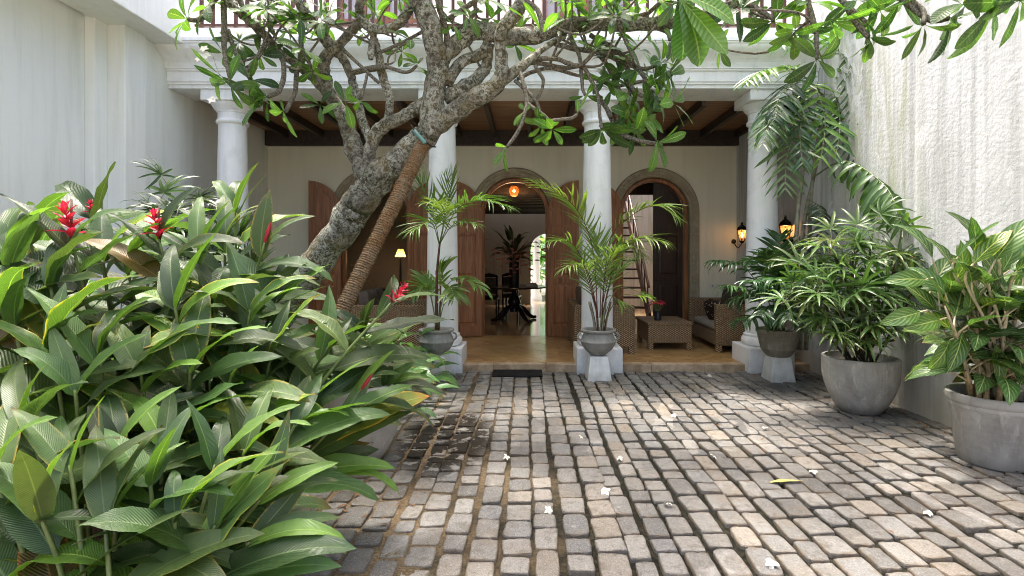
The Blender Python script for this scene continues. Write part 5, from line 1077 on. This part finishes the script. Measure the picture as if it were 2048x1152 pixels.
rbox(1.90, 2.63, 8.32, 9.22, FZ + .40, FZ + .445).build('tabletop', 'wicker', CT, None, .012); rbox(1.92, 2.61, 8.335, 9.205, FZ + .12, FZ + .40).build('apron', 'wicker', CT, None, .01)
for lx in (1.921, 2.529):
    for ly in (8.336, 9.124): rbox(lx, lx + .08, ly, ly + .08, FZ + .001, FZ + .121).build('leg', 'wicker', CT, None, .01)
VS = thing('flower_vase', 'small dark vase of red flowers on the coffee table', 'vase', (2.14, 8.62, FZ + .446))
zt = FZ + .446
MB().lathe(2.14, 8.62, [(.001, zt), (.058, zt), (.060, zt + .02), (.05, zt + .10), (.042, zt + .14), (.048, zt + .155), (.040, zt + .155)], 20, False).build('vase', 'vase_black', VS, 50)
rf = random.Random(3)
for k in range(26):
    a = k * 2.4; u = (k + .5) / 26; rad = .135 * math.sqrt(u); c0 = Vector((2.14 + rad * math.cos(a), 8.62 + rad * math.sin(a) * .8, zt + .27 + .06 * (1 - u) + rv(rf, .015))); g = MB()
    for j in range(5):
        q = leaf_mb(.042, .030, ovate, 3, 35, 8, 0, 0, 0, 2); q.xform(Matrix.Translation(c0) @ Matrix.Rotation(a, 4, 'Z') @ Matrix.Rotation(R(35 * u), 4, 'Y') @ Matrix.Rotation(j * 1.2566, 4, 'Z') @ Matrix.Rotation(R(25), 4, 'X')); g.add(q.v, q.f)
    ob = g.build('flower', 'red_bract', VS, 179); ob.color = (1.5, 2.2, 2.0, 1)
    MB().tube([Vector((2.14, 8.62, zt + .12)), c0], .003, 4, False).build('flower_stem', 'stem_green', VS)
# door mat, socket ---------------------------------------------------------------------
ob = rbox(-.335, .335, -.185, .185, 0, .022).build('doormat', 'mat_rubber', None, None, .006); ob.location = (-.135, 7.065, .012); tag(ob, 'black rubber doormat in front of the porch step', 'doormat')
so_ = thing('wall_socket', 'double white socket plate on the cream wall above the sofa', 'socket', (3.50, YB - .01, .98))
for k in (0, 1):
    q = rbox(3.40 + .135 * k, 3.525 + .135 * k, YB - .012, YB - .001, 1.00, 1.075).build('socket_plate', 'switch_white', so_, None, .003)
    rbox(3.452 + .135 * k, 3.474 + .135 * k, YB - .017, YB - .0125, 1.03, 1.05).build('socket_switch', 'iron', q)
# lanterns ----------------------------------------------------------------------------------
def lantern(label, c0, s_, wall=None):
    L_ = thing('wall_lantern', label, 'lantern', tuple(c0), 'lit wall lanterns'); x, y, z = c0; n = 6
    MB().lathe(x, y, [(.001, z - .17 * s_), (.03 * s_, z - .165 * s_), (.055 * s_, z - .135 * s_), (.06 * s_, z - .12 * s_), (.05 * s_, z - .118 * s_)], n).build('lantern_base', 'iron', L_)
    MB().lathe(x, y, [(.105 * s_, z + .10 * s_), (.112 * s_, z + .105 * s_), (.085 * s_, z + .16 * s_), (.035 * s_, z + .20 * s_), (.02 * s_, z + .215 * s_), (.025 * s_, z + .235 * s_), (.004, z + .27 * s_)], n).build('lantern_roof', 'iron', L_)
    for k in range(n):
        a = 2 * math.pi * k / n; MB().tube([Vector((x + .055 * s_ * math.cos(a), y + .055 * s_ * math.sin(a), z - .12 * s_)), Vector((x + .10 * s_ * math.cos(a), y + .10 * s_ * math.sin(a), z + .105 * s_))], .006 * s_, 4).build('lantern_bar', 'iron', L_)
    MB().lathe(x, y, [(.052 * s_, z - .118 * s_), (.096 * s_, z + .10 * s_)], n, False).build('lantern_glass', 'lantern_glass', L_)
    MB().lathe(x, y, [(.001, z - .06 * s_), (.016 * s_, z - .045 * s_), (.022 * s_, z - .01 * s_), (.012 * s_, z + .03 * s_), (.001, z + .06 * s_)], 10).build('bulb', 'bulb', L_, 60)
    if wall:
        MB().tube(spline([Vector((x, y, z - .165 * s_)), Vector(((x + wall[0]) / 2, (y + wall[1]) / 2, z - .26 * s_)), Vector((wall[0], wall[1], z - .12 * s_))], 5), .011 * s_, 6).build('bracket', 'iron', L_, 179)
        MB().lathe(0, 0, [(.05 * s_, 0), (.05 * s_, .015), (.02, .02)], 12).xform(Matrix.Translation((wall[0], wall[1], z - .12 * s_)) @ wall[2]).build('wall_plate', 'iron', L_)
    lt = bpy.data.lights.new('lantern_light', 'POINT'); lt.energy = .5 * s_; lt.color = (1, .6, .28); lt.shadow_soft_size = .03; lo = bpy.data.objects.new('lantern_light', lt); COL.objects.link(lo); lo.parent = L_; lo.location = (0, -.0, .075 * s_)
lantern('lit wall lantern just left of the right column', P(1484, 470, 9.45), .88, (P(1484, 470, 9.45).x + .0, YB - .001, Matrix.Rotation(R(90), 4, 'X')))
lantern('lit wall lantern right of the right column', P(1571, 464, 7.75), .92, (3.918, 7.78, Matrix.Rotation(R(-90), 4, 'Y')))
HL = thing('hanging_lantern', 'amber glass lantern hanging in the central doorway', 'lantern', tuple(P(1028, 382, 10.4))); x, y, z = P(1028, 382, 10.4)
MB().lathe(x, y, [(.05, z + .10), (.065, z + .09), (.098, z + .03), (.10, z - .02), (.07, z - .09), (.04, z - .11)], 16, False).build('glass_bowl', 'amber_glass', HL, 60)
MB().lathe(x, y, [(.001, z + .125), (.06, z + .12), (.06, z + .10), (.001, z + .10)], 16).build('lantern_cap', 'iron', HL); MB().tube([Vector((x, y, z + .12)), Vector((x, y, 3.6))], .006, 5).build('chain', 'iron', HL); MB().sphere((x, y, z), .028, 10, 7).build('bulb', 'bulb', HL, 179)
lt = bpy.data.lights.new('lantern_light', 'POINT'); lt.energy = 2.5; lt.color = (1, .62, .3); lt.shadow_soft_size = .08; lo = bpy.data.objects.new('lantern_light', lt); COL.objects.link(lo); lo.parent = HL; lo.location = (0, 0, -.14)
# ================================================================ INSIDE THE HALL
TB = thing('pedestal_table', 'dark round pedestal table with curved feet in the hall', 'table', (-.31, 12.3, FZ)); tx, ty = -.31, 12.3
MB().lathe(tx, ty, [(.001, .855), (.74, .855), (.78, .862), (.79, .88), (.78, .895), (.001, .897)], 48, False).build('tabletop', 'black_wood', TB, 40)
for sg in (-1, 1):
    ps = [Vector((tx + sg * (.79 + .035 * math.sin(R(20 * i))), ty - .12, .89 - .045 * (1 - math.cos(R(20 * i))) - (.10 if i > 9 else .0) * (i - 9) / 5)) for i in range(15)]
    MB().tube(ps, .022, 6).build('scroll_end', 'black_wood', TB, 179)
MB().lathe(tx, ty, [(.09, .853), (.10, .82), (.06, .78), (.07, .70), (.13, .60), (.15, .52), (.12, .44), (.07, .40), (.10, .36), (.10, .30)], 20).build('pedestal', 'black_wood', TB, 50)
for k in range(4):
    a = R(35 + 90 * k); d = hdir(a); c0 = Vector((tx, ty, 0)); MB().tube(spline([c0 + d * .05 + Vector((0, 0, .42)), c0 + d * .22 + Vector((0, 0, .38)), c0 + d * .40 + Vector((0, 0, .22)), c0 + d * .52 + Vector((0, 0, .145)), c0 + d * .62 + Vector((0, 0, .14))], 4), spline_r([.05, .055, .05, .042, .035], 4), 8).build('leg', 'black_wood', TB, 179)
FA = thing('flower_arrangement', 'tall dark vase of hanging heliconia on the hall table', 'flowers', (tx, ty, .898)); rh = random.Random(13)
MB().lathe(tx, ty, [(.001, .899), (.11, .899), (.125, .95), (.12, 1.45), (.13, 1.55), (.11, 1.55)], 20, False).build('vase', 'vase_black', FA, 50)
for k in range(30):
    a = k * 2.4; u = (k + .5) / 30; el = R(85 - 65 * u); d = hdir(a) * math.cos(el) + Vector((0, 0, math.sin(el))); b = Vector((tx, ty, 1.5)); L_ = rh.uniform(.35, .8) * (1.1 - .35 * u); q = b + d * L_
    MB().tube(spline([b, b.lerp(q, .5) + Vector((0, 0, .06)), q], 3), .006, 4, False).build('flower_stem', 'stem_brown', FA)
    inst(GIN[k % 10], 'leaf', FA, q - d * .25, d, (0, -.4, 1), rh.uniform(.3, .5), (.5, .55, .55))
for k, (dx, dy, top, n) in enumerate([(-.02, -.35, 1.75, 9), (-.75, -.1, 1.85, 8), (-.45, -.3, 1.75, 5), (.35, -.35, 1.7, 6), (.62, -.2, 1.8, 5), (.15, -.4, 1.6, 5), (-.25, -.4, 1.65, 5)]):
    hs = MB().tube(spline([Vector((tx, ty, 1.5)), Vector((tx + dx * .7, ty + dy * .7, top + .12)), Vector((tx + dx, ty + dy, top)), Vector((tx + dx, ty + dy, top - .085 * n))], 4), .006, 4).build('heliconia', 'heliconia', FA, 179)
    for j in range(n):
        g = MB(); g.uv = []
        c0 = Vector((tx + dx + rv(rh, .03), ty + dy, top - .075 * j + rv(rh, .02))); sg = 1 if j % 2 else -1; q = leaf_mb(rh.uniform(.11, .18), .065, ovate, 4, -30, 25, 0, 0, 0, 2); d = Vector((sg * .9, -.3, rh.uniform(-.6, .1))).normalized(); z = Vector((0, -.6, .8)); z = (z - d * z.dot(d)).normalized(); x = d.cross(z)
        m_ = Matrix(((x.x, d.x, z.x, c0.x), (x.y, d.y, z.y, c0.y), (x.z, d.z, z.z, c0.z), (0, 0, 0, 1))); g.add([m_ @ Vector(w) for w in q.v], q.f); g.uv += q.uv
        g.build('bract', 'heliconia', hs, 179)
BK = thing('book_stack', 'small pile of books on the hall table', 'books', (.02, 12.1, .898))
for k in range(3): rbox(-.02 - .01 * k + .0, .24 - .02 * k, 11.98, 12.2, .8985 + .028 * k, .925 + .028 * k).build('book', 'paper' if k % 2 else 'grey_cushion', BK)
def chair(label, cx, cy, rz):
    C = thing('dining_chair', label, 'chair', (cx, cy, FZ), 'carved chairs in the hall'); m_ = Matrix.Translation((cx, cy, FZ)) @ Matrix.Rotation(R(rz), 4, 'Z')
    def b(mb, nm, mat='black_wood'): mb.xform(m_); return mb.build(nm, mat, C, None, .006)
    b(rbox(-.22, .22, -.22, .22, .40, .45), 'seat_frame'); b(cushion(-.21, .21, -.21, .21, .45, .50, .2), 'seat', 'brown_cushion')
    for sx in (-1, 1):
        b(MB().frustum(sx * .19, -.19, .001, .40, .018, .018, .026, .026), 'leg'); b(MB().frustum(sx * .19, .19, .001, .40, .018, .018, .026, .026), 'leg'); b(rbox(sx * .20 - .02, sx * .20 + .02, .185, .215, .45, 1.0), 'back_post')
    b(MB().prism([(-.24, .97), (.24, .97), (.20, 1.02), (.1, 1.05), (0, 1.07), (-.1, 1.05), (-.20, 1.02)], .18, .22), 'crest_rail'); b(rbox(-.18, .18, .19, .21, .55, .95), 'back_panel', 'brown_cushion')
chair('carved dark chair at the left jamb of the central doorway', -.95, 13.4, 175); chair('carved dark chair behind the hall vase', -.42, 14.0, 170)
# left room: lamp on a table
SB = thing('side_table', 'dark table in the gloom of the left doorway', 'table', (-2.95, 12.2, FZ))
rbox(-3.6, -2.1, 11.9, 12.5, .80, .85).build('tabletop', 'black_wood', SB, None, .006)
for lx in (-3.58, -2.18):
    for ly in (11.92, 12.42): rbox(lx, lx + .06, ly, ly + .06, FZ, .80).build('leg', 'black_wood', SB)
LM = thing('table_lamp', 'lit table lamp with amber shade seen through the left doorway', 'lamp', (P(800, 540, 12.1).x, 12.15, .85)); lx = P(800, 540, 12.1).x
MB().lathe(lx, 12.15, [(.09, .851), (.09, .87), (.03, .89), (.02, 1.55)], 16).build('lamp_base', 'iron', LM, 50); MB().lathe(lx, 12.15, [(.125, 1.58), (.06, 1.76)], 20, False).build('lamp_shade', 'lampshade', LM, 60); MB().sphere((lx, 12.15, 1.65), .02).build('bulb', 'bulb', LM, 179)
lt = bpy.data.lights.new('lamp_light', 'POINT'); lt.energy = 2; lt.color = (1, .62, .3); lt.shadow_soft_size = .04; lo = bpy.data.objects.new('lamp_light', lt); COL.objects.link(lo); lo.parent = LM; lo.location = (0, 0, .72)
# garden behind the far arch
VC = thing('garden_column', 'pinkish white column in the bright garden beyond the hall', 'column', (.30, 18.0, 0)); MB().lathe(.30, 18.0, [(.2, -.02), (.2, .2), (.13, .3), (.11, 2.5), (.18, 2.7)], 16).build('shaft', 'white_paint', VC, 40)
for k, (x, y, h_, lab) in enumerate([(1.2, 20.0, 2.6, 'sunlit garden shrub right of the garden column'), (-.3, 20.6, 2.2, 'sunlit garden shrub left of the garden column'), (.5, 22.5, 3.2, 'farthest sunlit shrub behind the garden column')]):
    lily(lab, CX + x * F / y, 600, y, 46, h_, 300 + k, 1.1, 1.7, LIL, 'shrub', 'garden_shrub', 'shrubs in the far garden')
# ================================================================ FALLEN FLOWERS AND LEAF
def bloom(seed):
    r_ = random.Random(seed); g = MB()
    for k in range(5):
        q = leaf_mb(.050, .032, ovate, 5, r_.uniform(25, 105), 12, .04, k, rv(r_, 40), 2); q.xform(Matrix.Rotation(k * 1.2566 + rv(r_, .25), 4, 'Z') @ Matrix.Rotation(R(r_.uniform(5, 45)), 4, 'X')); g.add(q.v, q.f)
    g.tube([Vector((0, 0, .003)), Vector((0, 0, -.02))], [.004, .003], 5); nf = len(g.f); g.sphere((0, 0, .004), .0075, 6, 4, .6)
    me = g.mesh('fallen_flower', 'petal_white', 179); me.materials.append(M['yellow_leaf'])
    for i in range(nf, len(me.polygons)): me.polygons[i].material_index = 1
    return me
BL = [bloom(400 + k) for k in range(5)]
for k, (px, py, lab) in enumerate([(948, 835, 'fallen white flower beside the dark damp cobbles'), (1013, 917, 'wilted cream flower fallen below the damp cobbles'), (1162, 876, 'tiny fallen white flower in the middle of the path'), (1240, 920, 'fallen white flower right of the middle of the path'), (1098, 1025, 'fallen white flower nearest the bottom middle of the path'), (1210, 986, 'flat fallen white flower above right of the nearest middle one'), (1335, 1012, 'fallen white flower on a mossy joint left of the yellow leaf'), (1427, 915, 'fallen white flower up left of the yellow leaf'), (1425, 793, 'small fallen white flower in front of the coffee table steps'), (1347, 832, 'small fallen white flower in line with the red vase'), (1530, 857, 'upright fallen white flower in the sunlit patch'), (1626, 947, 'fallen white flower just above right of the yellow leaf'), (1856, 1030, 'fallen white flower nearest the tall grey tub'), (1543, 1134, 'cream fallen flower standing on its petals at the bottom edge'), (1420, 751, 'fallen white flower at the foot of the porch step')]):
    ob = bpy.data.objects.new('fallen_flower', BL[k % 5]); COL.objects.link(ob); p = G(px, py + 4); ob.location = (p.x, p.y, .026); rr = random.Random(k); ob.rotation_euler = (R(rr.uniform(-35, 35)), R(rr.uniform(-35, 35)), rr.uniform(0, 6)); s_ = .5 if k == 2 else rr.uniform(.62, .85); ob.scale = (s_, s_, s_)
    tag(ob, lab, 'flower', 'fallen frangipani flowers')
q = leaf_mb(.23, .062, obov, 7, 12, 6, .02).mesh('fallen_leaf', 'yellow_leaf', 179); ob = bpy.data.objects.new('fallen_leaf', q); COL.objects.link(ob); p = G(1606, 968); ob.location = (p.x, p.y, .022); ob.rotation_euler = (R(3), R(10), R(88)); tag(ob, 'yellow fallen leaf lying flat on the cobbles', 'leaf')
g = MB(); rq = random.Random(9); spots = []
for k in range(46): spots.append((rq.uniform(-1.75, -.75), rq.uniform(2.9, 6.6)))
for k in range(34): spots.append((3.86 - abs(rq.gauss(0, .28)), rq.uniform(3.2, 7.0)))
for k in range(22): spots.append((rq.uniform(-.8, 3.2), rq.uniform(2.6, 6.8)))
for x, y in spots:
    q = leaf_mb(rq.uniform(.03, .075), rq.uniform(.012, .026), ovate, 4, rq.uniform(-60, 60), rq.uniform(0, 25), .05, 0, rv(rq, 50), 2); q.xform(Matrix.Translation((x, y, .020)) @ Matrix.Rotation(rq.uniform(0, 6.28), 4, 'Z') @ Matrix.Rotation(rv(rq, .25), 4, 'Y')); g.add(q.v, q.f)
tag(g.build('leaf_litter', 'dead_leaf', None, 179), 'small brown dead leaves scattered over the cobbles', None, None, 'stuff')
for o in SC.objects:
    if o.get('_o') is not None: del o['_o']
